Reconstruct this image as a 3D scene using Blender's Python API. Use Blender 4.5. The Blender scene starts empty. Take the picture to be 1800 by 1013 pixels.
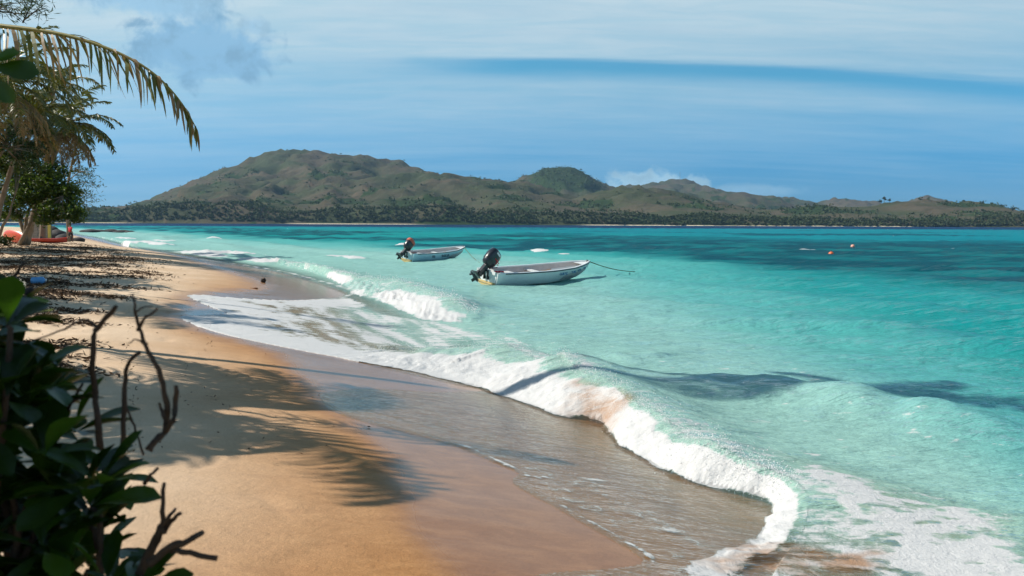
import bpy, math, random
import numpy as np
from mathutils import Vector, Matrix, Euler

sc = bpy.context.scene
col = sc.collection
R = math.radians

# ------------------------------------------------------------------ camera
CAM_H = 2.8
PITCH = math.atan(113.5 / 1500.0)
ROLL = R(0.26)
cam_data = bpy.data.cameras.new('camera')
cam = bpy.data.objects.new('camera', cam_data)
col.objects.link(cam)
CAM_ROT = Matrix.Rotation(math.pi / 2 - PITCH, 3, 'X') @ Matrix.Rotation(ROLL, 3, 'Z')
cam.matrix_world = Matrix.Translation((0, 0, CAM_H)) @ CAM_ROT.to_4x4()
cam_data.sensor_width = 36.0
cam_data.lens = 30.0
cam_data.clip_start = 0.05
cam_data.clip_end = 60000
cam_data.dof.use_dof = True
cam_data.dof.focus_distance = 24.0
cam_data.dof.aperture_fstop = 4.5
sc.camera = cam

# ------------------------------------------------------------------ light
SUN_EL = R(42)
SUN_TO = Vector((-math.cos(SUN_EL) * 0.993, math.cos(SUN_EL) * 0.118, math.sin(SUN_EL)))
sun_data = bpy.data.lights.new('sun', 'SUN')
sun_data.energy = 5.0
sun_data.angle = R(0.55)
sun_data.color = (1.0, 0.93, 0.83)
sun = bpy.data.objects.new('sun', sun_data)
col.objects.link(sun)
sun.rotation_euler = (-SUN_TO).to_track_quat('-Z', 'Y').to_euler()

vs = sc.view_settings
vs.view_transform = 'Standard'
vs.look = 'None'
vs.gamma = 1.0
vs.exposure = 0.28
vs.use_curve_mapping = False
sc.cycles.use_denoising = True
sc.cycles.max_bounces = 5
sc.cycles.use_adaptive_sampling = True
sc.cycles.adaptive_threshold = 0.025
sc.cycles.transparent_max_bounces = 12
sc.cycles.caustics_reflective = False
sc.cycles.caustics_refractive = False
sc.cycles.volume_bounces = 1
sc.cycles.sample_clamp_indirect = 6.0


def lin(r, g, b):
    f = lambda c: ((c / 255.0 + 0.055) / 1.055) ** 2.4 if c > 10 else c / 255.0 / 12.92
    return (f(r), f(g), f(b))


class NT:
    """small helper for writing node trees"""
    def __init__(self, tree):
        self.t = tree
    def n(self, kind, **kw):
        nd = self.t.nodes.new(kind)
        ins = kw.pop('ins', {})
        for k, v in kw.items():
            setattr(nd, k, v)
        for k, v in ins.items():
            s = nd.inputs[k]
            if isinstance(v, bpy.types.NodeSocket):
                self.t.links.new(v, s)
            else:
                if isinstance(v, (tuple, list)) and len(v) == 3 and s.type == 'RGBA':
                    v = (*v, 1.0)
                s.default_value = v
        return nd
    def math(self, op, a, b=0.0, c=0.0, clamp=False):
        nd = self.n('ShaderNodeMath', operation=op, use_clamp=clamp, ins={0: a, 1: b, 2: c})
        return nd.outputs[0]
    def vmath(self, op, a, b=(0, 0, 0)):
        nd = self.n('ShaderNodeVectorMath', operation=op, ins={0: a, 1: b})
        return nd.outputs[1] if op in ('DOT_PRODUCT', 'LENGTH') else nd.outputs[0]
    def mix(self, f, a, b):
        nd = self.n('ShaderNodeMix', data_type='RGBA', ins={0: f, 6: a, 7: b})
        return nd.outputs[2]
    def ramp(self, x, lo, hi, smooth=True):
        nd = self.n('ShaderNodeMapRange', interpolation_type='SMOOTHSTEP' if smooth else 'LINEAR',
                    ins={0: x, 1: lo, 2: hi, 3: 0.0, 4: 1.0})
        return nd.outputs[0]
    def noise(self, vec, scale, detail=3.0, rough=0.5, dist=0.0):
        nd = self.n('ShaderNodeTexNoise', ins={'Vector': vec, 'Scale': scale, 'Detail': detail,
                                               'Roughness': rough, 'Distortion': dist})
        return nd.outputs[0]
    def scale(self, vec, s):
        return self.n('ShaderNodeMapping', ins={'Vector': vec, 'Scale': s}).outputs[0]
    def attr(self, name, out=2):
        return self.n('ShaderNodeAttribute', attribute_name=name).outputs[out]


# ------------------------------------------------------------------ sky
world = bpy.data.worlds.new('World')
sc.world = world
world.use_nodes = True
world.node_tree.nodes.clear()
w = NT(world.node_tree)
sky = w.n('ShaderNodeTexSky', sky_type='NISHITA', sun_disc=False, sun_elevation=SUN_EL,
          sun_rotation=math.atan2(SUN_TO.x, SUN_TO.y), altitude=0.0, air_density=1.0,
          dust_density=0.35, ozone_density=1.0)
gen = w.n('ShaderNodeTexCoord').outputs['Generated']
sep = w.n('ShaderNodeSeparateXYZ', ins={0: gen})
dx, dy, dz = sep.outputs
ele = w.math('ARCSINE', dz)                       # elevation in radians
azi = w.math('ARCTAN2', dx, dy)                   # azimuth, + to the right
# cirrus sheet lies on a plane high above: project the direction on it
zc = w.math('MAXIMUM', w.math('ADD', dz, 0.10), 0.03)
pl = w.n('ShaderNodeCombineXYZ', ins={0: w.math('DIVIDE', dx, zc), 1: w.math('DIVIDE', dy, zc), 2: 0.0}).outputs[0]
sheet = w.noise(w.scale(pl, (0.35, 0.75, 1)), 1.0, 4, 0.58, 0.7)
streak = w.noise(w.scale(pl, (0.5, 2.6, 1)), 1.1, 5, 0.62, 0.35)
fib = w.noise(w.scale(pl, (1.6, 6.0, 1)), 1.3, 4, 0.65, 0.5)
# the clear rift between the two veils: it opens towards the right and drops
edge_w = w.math('MULTIPLY', w.math('SUBTRACT', streak, 0.5), 0.016)
rift_c = w.math('SUBTRACT', 0.181, w.math('MULTIPLY', w.math('MULTIPLY', azi, azi), 0.160))
e_rel = w.math('ADD', w.math('SUBTRACT', ele, rift_c), edge_w)
rift = w.math('MULTIPLY', w.ramp(e_rel, -0.024, -0.003), w.math('SUBTRACT', 1.0, w.ramp(e_rel, 0.001, 0.011)))
rift = w.math('MULTIPLY', w.math('MULTIPLY', rift, w.ramp(azi, -0.22, 0.02)), 0.85)
veil = w.math('ADD', w.math('MULTIPLY', w.ramp(ele, 0.02, 0.17), 0.50), w.math('MULTIPLY', w.ramp(ele, 0.155, 0.22), 0.30))
veil = w.math('ADD', veil, w.math('MULTIPLY', w.ramp(azi, 0.15, -0.6), 0.16))
veil = w.math('ADD', veil, w.math('MULTIPLY', w.math('SUBTRACT', streak, 0.5), 0.42))
veil = w.math('ADD', veil, w.math('MULTIPLY', w.math('SUBTRACT', sheet, 0.5), 0.45))
# the sheet thins out overhead (clear blue shows at the top right corner)
veil = w.math('MULTIPLY', veil, w.math('SUBTRACT', 1.0, w.math('MULTIPLY', w.ramp(ele, 0.27, 0.42), 0.85)))
veil = w.math('MULTIPLY', w.math('MINIMUM', w.math('MAXIMUM', veil, 0.0), 0.95), w.math('SUBTRACT', 1.0, rift))
SKY_S = 0.078
skyc = w.n('ShaderNodeMix', data_type='RGBA', blend_type='MULTIPLY',
           ins={0: 1.0, 6: sky.outputs[0], 7: w.mix(w.ramp(ele, 0.30, 0.9), w.mix(w.ramp(ele, 0.0, 0.21), (0.16, 0.60, 1.38, 1), (0.28, 1.14, 1.40, 1)), (0.80, 1.0, 1.0, 1))}).outputs[2]
base = w.n('ShaderNodeVectorMath', operation='SCALE', ins={0: skyc, 'Scale': SKY_S}).outputs[0]
c1 = w.mix(veil, base, w.mix(w.ramp(fib, 0.3, 0.7), (0.47, 0.66, 0.76, 1), (0.58, 0.72, 0.79, 1)))


def puff(az, el, ra, re, cut, soft, seed, sc_):
    """mask of one small cumulus: an ellipse broken up by noise"""
    a = w.math('DIVIDE', w.math('SUBTRACT', azi, az), ra)
    e = w.math('DIVIDE', w.math('SUBTRACT', ele, el), re)
    r2 = w.math('SQRT', w.math('ADD', w.math('MULTIPLY', a, a), w.math('MULTIPLY', e, e)))
    v = w.n('ShaderNodeCombineXYZ', ins={0: azi, 1: ele, 2: seed}).outputs[0]
    nz = w.noise(v, sc_, 5, 0.6, 0.3)
    m = w.math('ADD', w.math('SUBTRACT', 1.0, r2), w.math('MULTIPLY', w.math('SUBTRACT', nz, 0.5), 1.9))
    return w.ramp(m, cut, cut + soft), nz


for (az, el, ra, re, cut, soft, seed, s_, lum, op) in (
        (-0.395, 0.238, 0.098, 0.038, -0.02, 0.5, 1.3, 26, (0.24, 0.44, 0.62, 1), 0.78),
        (-0.340, 0.183, 0.082, 0.040, -0.10, 0.42, 4.1, 26, (0.20, 0.39, 0.57, 1), 0.90),
        (-0.288, 0.212, 0.022, 0.016, 0.15, 0.5, 7.7, 40, (0.28, 0.46, 0.62, 1), 0.55),
        (0.160, 0.046, 0.070, 0.017, 0.00, 0.45, 2.2, 42, (0.36, 0.55, 0.66, 1), 0.75),
        (0.275, 0.038, 0.080, 0.010, 0.10, 0.70, 9.2, 36, (0.34, 0.54, 0.67, 1), 0.40)):
    m, nz = puff(az, el, ra, re, cut, soft, seed, s_)
    c1 = w.mix(w.math('MULTIPLY', m, op), c1, w.mix(w.ramp(nz, 0.42, 0.66), tuple(min(1, k * 1.25) for k in lum[:3]) + (1,), lum))
bg = w.n('ShaderNodeBackground', ins={'Color': c1, 'Strength': 0.84})
world.cycles.sampling_method = 'MANUAL'
world.cycles.sample_map_resolution = 256
wo = w.n('ShaderNodeOutputWorld', ins={'Surface': bg.outputs[0]})

# ------------------------------------------------------------------ helpers
_RN = np.array(CAM_ROT)


def ray(u, v):
    """direction through a point of the photograph (1800 x 1013)"""
    d = _RN @ np.array([(u - 900.0) / 1500.0, -(v - 506.5) / 1500.0, -1.0])
    return d / d[1]


def at_z(u, v, z):
    d = ray(u, v)
    t = (z - CAM_H) / d[2]
    return np.array([d[0] * t, t, z])


def at_y(u, v, y):
    d = ray(u, v)
    return np.array([d[0] * y, y, CAM_H + d[2] * y])


_prm = np.random.RandomState(7).permutation(256).astype(np.int32)
_prm2 = np.concatenate([_prm, _prm])
_ga = np.arange(256) * (2 * math.pi / 256)
_gc, _gs = np.cos(_ga).astype(np.float32), np.sin(_ga).astype(np.float32)


def noise2(x, y, seed=0):
    """gradient noise"""
    x = np.asarray(x, float) + seed * 7.31; y = np.asarray(y, float) - seed * 3.77
    x0 = np.floor(x); y0 = np.floor(y)
    fx = (x - x0).astype(np.float32); fy = (y - y0).astype(np.float32)
    ix = x0.astype(np.int64).astype(np.int32) & 255; iy = y0.astype(np.int64).astype(np.int32) & 255
    ux = fx * fx * fx * (fx * (fx * 6 - 15) + 10); uy = fy * fy * fy * (fy * (fy * 6 - 15) + 10)
    p0 = _prm2[ix]; p1 = _prm2[ix + 1]
    def g(h, ax, ay):
        return _gc[h] * ax + _gs[h] * ay
    n00 = g(_prm2[p0 + iy], fx, fy); n10 = g(_prm2[p1 + iy], fx - 1, fy)
    iy1 = (iy + 1) & 255
    n01 = g(_prm2[p0 + iy1], fx, fy - 1); n11 = g(_prm2[p1 + iy1], fx - 1, fy - 1)
    a = n00 + (n10 - n00) * ux; b = n01 + (n11 - n01) * ux
    return (a + (b - a) * uy) * 1.4


def fbm(x, y, octs=4, seed=0, gain=0.5, lac=2.03):
    s = 0; a = 1.0; n = 0
    for i in range(octs):
        s = s + a * noise2(x, y, seed + i * 17); n += a
        x = np.asarray(x) * lac + 3.1; y = np.asarray(y) * lac - 1.7; a *= gain
    return s / n


def ridged(x, y, octs=4, seed=0):
    s = 0; a = 1.0; n = 0
    for i in range(octs):
        s = s + a * (1 - np.abs(noise2(x, y, seed + i * 13)) * 2); n += a
        x = np.asarray(x) * 2.07 + 5.3; y = np.asarray(y) * 2.07 + 2.9; a *= 0.5
    return s / n


def sstep(x, a, b):
    t = np.clip((np.asarray(x, float) - a) / (b - a), 0, 1)
    return t * t * (3 - 2 * t)


def poly_dist(x, y, pts):
    """distance, side (+ left of travel), arc position and index to a polyline"""
    pts = np.asarray(pts, float)[:, :2]
    best = np.full(x.shape, 1e18); side = np.zeros(x.shape); arc = np.zeros(x.shape)
    L = 0.0
    for a, b in zip(pts[:-1], pts[1:]):
        d = b - a; l2 = float(d @ d); l = math.sqrt(l2)
        t = np.clip(((x - a[0]) * d[0] + (y - a[1]) * d[1]) / l2, 0, 1)
        ex = x - a[0] - t * d[0]; ey = y - a[1] - t * d[1]
        q = ex * ex + ey * ey
        m = q < best
        best = np.where(m, q, best)
        side = np.where(m, d[0] * (y - a[1]) - d[1] * (x - a[0]), side)
        arc = np.where(m, L + t * l, arc)
        L += l
    return np.sqrt(best), np.sign(side), arc


def poly_sdf(x, y, pts):
    """signed distance to a closed polygon, + inside"""
    pts = np.asarray(pts, float)[:, :2]
    inside = np.zeros(x.shape, bool)
    best = np.full(x.shape, 1e18)
    for a, b in zip(pts, np.roll(pts, -1, 0)):
        d = b - a; l2 = float(d @ d) + 1e-12
        t = np.clip(((x - a[0]) * d[0] + (y - a[1]) * d[1]) / l2, 0, 1)
        q = (x - a[0] - t * d[0]) ** 2 + (y - a[1] - t * d[1]) ** 2
        best = np.minimum(best, q)
        if a[1] != b[1]:
            c = ((a[1] > y) != (b[1] > y)) & (x < (b[0] - a[0]) * (y - a[1]) / (b[1] - a[1]) + a[0])
            inside ^= c
    dd = np.sqrt(best)
    return np.where(inside, dd, -dd)


def smooth_line(pts, n=6):
    """Catmull-Rom through points"""
    p = np.asarray(pts, float)
    p = np.vstack([2 * p[0] - p[1], p, 2 * p[-1] - p[-2]])
    out = []
    for i in range(1, len(p) - 2):
        for k in range(n):
            t = k / n
            out.append(0.5 * ((2 * p[i]) + (-p[i - 1] + p[i + 1]) * t + (2 * p[i - 1] - 5 * p[i] + 4 * p[i + 1] - p[i + 2]) * t * t
                              + (-p[i - 1] + 3 * p[i] - 3 * p[i + 1] + p[i + 2]) * t ** 3))
    out.append(p[-2])
    return np.array(out)


def mesh_np(name, V, F, mat=None, parent=None, smooth=True, attrs=None, mats=None, fmat=None):
    """link one mesh object from numpy arrays; F is (n,3) or (n,4)"""
    me = bpy.data.meshes.new(name)
    V = np.asarray(V, np.float32); F = np.asarray(F, np.int32)
    me.vertices.add(len(V)); me.vertices.foreach_set('co', V.ravel())
    k = F.shape[1]
    me.loops.add(F.size); me.loops.foreach_set('vertex_index', F.ravel())
    me.polygons.add(len(F))
    me.polygons.foreach_set('loop_start', np.arange(0, F.size, k, dtype=np.int32))
    me.polygons.foreach_set('loop_total', np.full(len(F), k, np.int32))
    if smooth:
        me.polygons.foreach_set('use_smooth', np.ones(len(F), bool))
    for m in (mats or ([mat] if mat else [])):
        me.materials.append(m)
    if fmat is not None:
        me.polygons.foreach_set('material_index', np.asarray(fmat, np.int32))
    me.update(calc_edges=True)
    for nm, arr in (attrs or {}).items():
        arr = np.asarray(arr, np.float32)
        if arr.ndim == 1:
            a = me.attributes.new(nm, 'FLOAT', 'POINT'); a.data.foreach_set('value', arr)
        elif arr.shape[1] == 3:
            a = me.attributes.new(nm, 'FLOAT_VECTOR', 'POINT'); a.data.foreach_set('vector', arr.ravel())
        else:
            a = me.attributes.new(nm, 'FLOAT_COLOR', 'POINT'); a.data.foreach_set('color', arr.ravel())
    o = bpy.data.objects.new(name, me)
    col.objects.link(o)
    if parent is not None:
        o.parent = parent
    return o


class MB:
    """collects shapes in python lists, builds ONE mesh object"""
    def __init__(self):
        self.v = []; self.f = []; self.m = []; self.cur = 0
    def add(self, vs_, fs):
        b = len(self.v)
        self.v += [tuple(map(float, p)) for p in vs_]
        for q in fs:
            self.f.append(tuple(i + b for i in q)); self.m.append(self.cur)
    def box(self, c, s, rot=None):
        x, y, z = s[0] / 2, s[1] / 2, s[2] / 2
        P = [Vector((sx * x, sy * y, sz * z)) for sx in (-1, 1) for sy in (-1, 1) for sz in (-1, 1)]
        if rot is not None:
            P = [rot @ p for p in P]
        c = Vector(c)
        self.add([p + c for p in P], [(0, 1, 3, 2), (4, 6, 7, 5), (0, 4, 5, 1), (2, 3, 7, 6), (0, 2, 6, 4), (1, 5, 7, 3)])
    def tube(self, pts, rad, n=8, cap=True):
        pts = [Vector(p) for p in pts]
        if not hasattr(rad, '__len__'):
            rad = [rad] * len(pts)
        ref = Vector((0.31, 0.17, 0.93))
        rings = []; vs_ = []
        for i, p in enumerate(pts):
            t = (pts[min(i + 1, len(pts) - 1)] - pts[max(i - 1, 0)])
            if t.length < 1e-9:
                t = Vector((0, 0, 1))
            t.normalize()
            a = t.cross(ref)
            if a.length < 0.1:
                a = t.cross(Vector((1, 0, 0)))
            a.normalize(); b = t.cross(a)
            for k in range(n):
                an = 2 * math.pi * k / n
                vs_.append(p + (a * math.cos(an) + b * math.sin(an)) * rad[i])
        fs = []
        for i in range(len(pts) - 1):
            for k in range(n):
                k2 = (k + 1) % n
                fs.append((i * n + k, i * n + k2, (i + 1) * n + k2, (i + 1) * n + k))
        if cap:
            fs.append(tuple(range(n - 1, -1, -1)))
            fs.append(tuple(range((len(pts) - 1) * n, len(pts) * n)))
        self.add(vs_, fs)
    def ball(self, c, r, nu=10, nv=7, rot=None):
        if not hasattr(r, '__len__'):
            r = (r, r, r)
        vs_ = []; c = Vector(c)
        for j in range(nv + 1):
            ph = math.pi * j / nv
            for i in range(nu):
                th = 2 * math.pi * i / nu
                p = Vector((r[0] * math.sin(ph) * math.cos(th), r[1] * math.sin(ph) * math.sin(th), r[2] * math.cos(ph)))
                vs_.append(c + (rot @ p if rot is not None else p))
        fs = []
        for j in range(nv):
            for i in range(nu):
                i2 = (i + 1) % nu
                fs.append((j * nu + i, (j + 1) * nu + i, (j + 1) * nu + i2, j * nu + i2))
        self.add(vs_, fs)
    def build(self, name, mat, parent=None, smooth=True):
        me = bpy.data.meshes.new(name)
        me.from_pydata(self.v, [], self.f)
        for m in (mat if isinstance(mat, (list, tuple)) else [mat]):
            me.materials.append(m)
        me.polygons.foreach_set('material_index', self.m)
        if smooth:
            me.polygons.foreach_set('use_smooth', [True] * len(self.f))
        me.update()
        o = bpy.data.objects.new(name, me)
        col.objects.link(o)
        if parent is not None:
            o.parent = parent
        return o


def tag(o, label=None, cat=None, group=None, kind=None):
    if label: o['label'] = label
    if cat: o['category'] = cat
    if group: o['group'] = group
    if kind: o['kind'] = kind
    return o


def empty(name, loc, rz=0.0):
    o = bpy.data.objects.new(name, None)
    col.objects.link(o)
    o.location = loc
    o.rotation_euler = (0, 0, rz)
    o.empty_display_size = 0.2
    return o


def material(name):
    m = bpy.data.materials.new(name)
    m.use_nodes = True
    m.node_tree.nodes.clear()
    return m, NT(m.node_tree)


def finish(t, shader, disp=None):
    t.n('ShaderNodeOutputMaterial', ins={'Surface': shader})


def simple(name, color, rough=0.6, var=0.15, scale=8.0, bump=0.0, bscale=40.0, spec=0.5, metallic=0.0, transl=0.0, coat=0.0):
    """plain procedural material: colour mottled by noise, a little bump"""
    m, t = material(name)
    p = t.n('ShaderNodeTexCoord').outputs['Object']
    nz = t.noise(p, scale, 5, 0.6)
    c = t.mix(nz, tuple(max(0, k * (1 - var * 1.6)) for k in color) + (1,), tuple(min(1, k * (1 + var * 1.6)) for k in color) + (1,))
    b = t.n('ShaderNodeBsdfPrincipled', ins={'Base Color': c, 'Roughness': rough, 'Metallic': metallic,
                                            'Specular IOR Level': spec, 'Coat Weight': coat})
    if bump:
        bn = t.n('ShaderNodeBump', ins={'Strength': bump, 'Distance': 0.02, 'Height': t.noise(p, bscale, 5, 0.6)})
        t.t.links.new(bn.outputs[0], b.inputs['Normal'])
    out = b.outputs[0]
    if transl:
        tr = t.n('ShaderNodeBsdfTranslucent', ins={'Color': c})
        out = t.n('ShaderNodeMixShader', ins={0: transl, 1: out, 2: tr.outputs[0]}).outputs[0]
    finish(t, out)
    return m
# ------------------------------------------------------------------ the beach
WATERLINE = smooth_line([(2.5, -60), (2.5, -20), (2.5, 0), (2.4, 6), (2.0, 8.5), (1.0, 11.5), (-0.6, 15), (-3, 21), (-5, 27), (-7.8, 35),
                         (-13, 47), (-22, 63), (-35, 83), (-50, 105), (-70, 140), (-104, 200), (-170, 300), (-420, 600)], 3)


def inland(x, y):
    d, s, a = poly_dist(x, y, WATERLINE)
    return d * s, a


def sand_base(x, y, d=None):
    if d is None:
        d, a = inland(x, y)
    z = np.where(d > 0, 1.25 * np.tanh(np.maximum(d, 0) / 8.0),
                 -5.0 * np.tanh(np.maximum(-d, 0) * 0.11 / 5.0))
    return z, d


def sand_z(x, y, d=None):
    x = np.asarray(x, float); y = np.asarray(y, float)
    z, d = sand_base(x, y, d)
    rough = sstep(d, 4.5, 9)
    z = z + rough * (0.10 * fbm(x * 0.35, y * 0.35, 3, 5) + 0.075 * fbm(x * 1.4, y * 1.4, 3, 8))
    z = z + 0.012 * fbm(x * 0.8, y * 0.8, 2, 3) * sstep(d, 0.3, 3)
    z = z + 0.05 * sstep(d, 7, 10) * fbm(x * 3.1, y * 3.1, 3, 31)
    z = z - 0.03 * sstep(d, 3.2, 5) * np.maximum(0, noise2(x * 2.3, y * 2.3, 83) - 0.32) / 0.4
    return z


def sz(x, y):
    return float(sand_z(np.array([x]), np.array([y]))[0])


def on_sand(u, v):
    """where the line of sight through a photo point meets the sand"""
    d = ray(u, v)
    ts = np.exp(np.linspace(math.log(1.5), math.log(400), 500))
    g = CAM_H + d[2] * ts - sand_z(d[0] * ts, ts)
    i = int(np.argmax(g < 0))
    t0, t1 = ts[max(i - 1, 0)], ts[i]
    g0, g1 = g[max(i - 1, 0)], g[i]
    t = t0 + (t1 - t0) * g0 / (g0 - g1 + 1e-12)
    return np.array([d[0] * t, t, CAM_H + d[2] * t])


def trace(pix, n=4):
    return smooth_line([on_sand(u, v)[:2] for u, v in pix], n)


# edge of the water on the sand, far to near
EDGE_PIX = [(168, 418), (210, 429), (270, 442), (340, 454), (410, 464), (480, 477), (545, 494), (600, 512), (606, 521), (520, 528),
            (430, 525), (332, 518), (350, 532), (388, 547), (396, 552), (360, 554), (314, 557), (350, 575), (400, 590), (450, 601),
            (520, 615), (600, 630), (660, 645), (720, 658), (800, 676), (850, 688), (760, 690), (640, 684), (570, 692), (566, 706), (585, 724),
            (650, 745), (720, 762), (800, 785), (868, 814), (912, 833), (900, 850), (960, 884), (1050, 935), (1130, 985), (1080, 1001),
            (950, 1011), (900, 1040)]
EDGE = trace(EDGE_PIX, 3)
SEA_SIDE = [(6, 1.5), (400, 1.5), (400, 4000), (-900, 4000), (-500, 700), (-180, 310), (-110, 205)]
WATER_POLY = np.vstack([EDGE, SEA_SIDE])
# edge of the shining wet sand, a little further up
WET_PIX = [(150, 420), (230, 436), (310, 452), (360, 470), (420, 490), (430, 506), (330, 514), (290, 552), (330, 582), (440, 610),
           (480, 635), (500, 662), (545, 700), (580, 738), (645, 775), (672, 820), (685, 880), (730, 960), (800, 1040)]
WET_POLY = np.vstack([trace(WET_PIX, 3), SEA_SIDE])


def polar_grid(d0, d1, rates, half, ncol):
    """rows of growing spacing away from the beach viewpoint, wider than the view"""
    ys = [d0]
    while ys[-1] < d1:
        r = [k for lim, k in rates if ys[-1] < lim][0]
        ys.append(ys[-1] * (1 + r))
    ys = np.array(ys)
    t = np.linspace(-half, half, ncol)
    X = ys[:, None] * t[None, :]
    Y = np.repeat(ys[:, None], ncol, 1)
    i = np.arange(len(ys) - 1)[:, None] * ncol + np.arange(ncol - 1)[None, :]
    F = np.stack([i, i + 1, i + ncol + 1, i + ncol], -1).reshape(-1, 4)
    return X.ravel(), Y.ravel(), F


gx, gy, gF = polar_grid(1.2, 420, [(30, 0.011), (1e9, 0.018)], 1.15, 520)
gd, _ = inland(gx, gy)
gz = sand_z(gx, gy, gd)
wet_s = -gd
st = (np.abs(gd) < 12) & (gy < 260)
wet_s[st] = poly_sdf(gx[st], gy[st], WET_POLY)
wj = 0.25 * fbm(gx * 1.1, gy * 1.1, 3, 71)
wet = sstep(wet_s + wj * np.clip(gy / 12, .5, 3), -0.25 * np.clip(gy / 9, 1, 4), 0.35 * np.clip(gy / 9, 1, 4))
damp = np.clip(sstep(5.2 - gd + 1.2 * fbm(gx * .25, gy * .25, 2, 77), -1.2, 2.5) * sstep(40 - gy, -15, 25), 0, 1)
gz = gz - 0.02 * (gy > 400)

m_sand, t = material('sand')
P = t.n('ShaderNodeNewGeometry').outputs['Position']
a_wet = t.attr('wet'); a_damp = t.attr('damp')
n1 = t.noise(P, 0.55, 4, 0.6); n2 = t.noise(P, 160.0, 3, 0.7); n3 = t.noise(P, 14.0, 4, 0.6)
n4 = t.noise(t.scale(P, (1.0, 2.2, 1)), 2.6, 5, 0.62, 0.5)
dry = t.mix(t.ramp(n1, 0.3, 0.7), (*lin(210, 184, 154), 1), (*lin(226, 202, 174), 1))
dmp = t.mix(t.ramp(n4, 0.3, 0.7), (*lin(168, 120, 74), 1), (*lin(186, 138, 90), 1))
wtc = t.mix(t.ramp(n4, 0.3, 0.75), (*lin(146, 104, 70), 1), (*lin(166, 122, 84), 1))
c = t.mix(a_damp, dry, dmp)
c = t.mix(a_wet, c, wtc)
gr = t.n('ShaderNodeMix', data_type='RGBA', blend_type='MULTIPLY',
         ins={0: 1.0, 6: c, 7: t.mix(t.ramp(n2, 0.25, 0.8), (0.58, 0.56, 0.54, 1), (1.26, 1.26, 1.26, 1))}).outputs[2]
ro = t.math('SUBTRACT', 0.85, t.math('MULTIPLY', a_wet, 0.71))
n5 = t.noise(P, 55.0, 3, 0.7)
h = t.math('ADD', t.math('MULTIPLY', n3, 0.8), t.math('MULTIPLY', t.math('ADD', n2, n5), 0.2))
h = t.math('ADD', h, t.math('MULTIPLY', n4, 1.2))
bst = t.math('SUBTRACT', 0.62, t.math('MULTIPLY', a_wet, 0.54))
bn = t.n('ShaderNodeBump', ins={'Strength': bst, 'Distance': 0.02, 'Height': h})
b = t.n('ShaderNodeBsdfPrincipled', ins={'Base Color': gr, 'Roughness': ro, 'Normal': bn.outputs[0], 'IOR': 1.35})
t.t.links.new(t.math('ADD', 0.12, t.math('MULTIPLY', a_wet, 0.5)), b.inputs['Specular IOR Level'])
finish(t, b.outputs[0])
beach = mesh_np('beach_sand', np.stack([gx, gy, gz], 1), gF, m_sand, attrs={'wet': wet, 'damp': damp})
tag(beach, 'pale sand beach rising from the water to the trees', kind='structure')

# the land under everything, out to the horizon
m_bed = simple('seabed', lin(150, 140, 110), 0.9, 0.2, 0.05)
n = 60
qx = np.linspace(-7400, 7400, n); qy = np.linspace(-1700, 10500, n)
QX, QY = np.meshgrid(qx, qy)
i = np.arange(n - 1)[:, None] * n + np.arange(n - 1)[None, :]
bed = mesh_np('seabed', np.stack([QX.ravel(), QY.ravel(), np.full(QX.size, -6.5)], 1),
              np.stack([i, i + 1, i + n + 1, i + n], -1).reshape(-1, 4), m_bed)
tag(bed, kind='structure')

# ------------------------------------------------------------------ island across the water
def ridge_pts(pix, D):
    """crest points of a ridge standing D metres away (D may vary along it)"""
    out = []
    for k, (u, v) in enumerate(pix):
        d = D[0] + (D[1] - D[0]) * k / (len(pix) - 1) if isinstance(D, tuple) else D
        out.append(at_y(u, v, d))
    return smooth_line(out, 3)


RIDGES = [
    (ridge_pts([(60, 388), (150, 384), (215, 374), (262, 361), (310, 340), (345, 323), (400, 302), (440, 288), (480, 276), (515, 270), (560, 273),
                (605, 277), (640, 282), (680, 284), (705, 293), (735, 309), (790, 326), (850, 344)], (2900, 3300)), 620, 1.25),
    (ridge_pts([(650, 325), (700, 313), (745, 311), (790, 316), (850, 321), (905, 327), (960, 340), (1030, 352)], (2450, 2600)), 420, 1.2),
    (ridge_pts([(840, 335), (905, 325), (930, 311), (948, 301), (965, 298), (985, 299), (1005, 301), (1030, 312), (1060, 327), (1085, 335), (1120, 350)], 3500), 330, 1.5),
    (ridge_pts([(980, 358), (1030, 347), (1075, 336), (1098, 333), (1130, 337), (1180, 349), (1250, 359), (1330, 368)], (2200, 2300)), 330, 1.2),
    (ridge_pts([(1040, 345), (1080, 333), (1130, 327), (1165, 323), (1195, 318), (1225, 326), (1265, 336), (1300, 345)], 5000), 620, 1.4),
    (ridge_pts([(1170, 352), (1205, 341), (1228, 343), (1262, 339), (1300, 342), (1335, 341), (1358, 345), (1372, 356), (1395, 366)], 3900), 300, 1.5),
    (ridge_pts([(1415, 366), (1440, 358), (1468, 352), (1500, 354), (1530, 358), (1570, 364)], 4900), 420, 1.5),
    (ridge_pts([(1590, 362), (1610, 352), (1630, 348), (1650, 353), (1680, 364)], 4600), 330, 1.5),
    (ridge_pts([(1690, 366), (1715, 357), (1735, 363), (1760, 372)], 5400), 300, 1.5),
    (ridge_pts([(1330, 372), (1390, 368), (1440, 364), (1490, 366), (1530, 362), (1565, 356), (1610, 356), (1660, 357), (1700, 356), (1740, 365),
                (1775, 373), (1830, 382), (1950, 388)], (1950, 2000)), 260, 1.2),
]
ix = np.arange(-2900, 2500, 15.0); iy = np.arange(1440, 5900, 15.0)
iy = np.concatenate([np.arange(1440, 2700, 13.0), np.arange(2700, 5900, 24.0)])
IX, IY = np.meshgrid(ix, iy)
x, y = IX.ravel(), IY.ravel()


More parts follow.
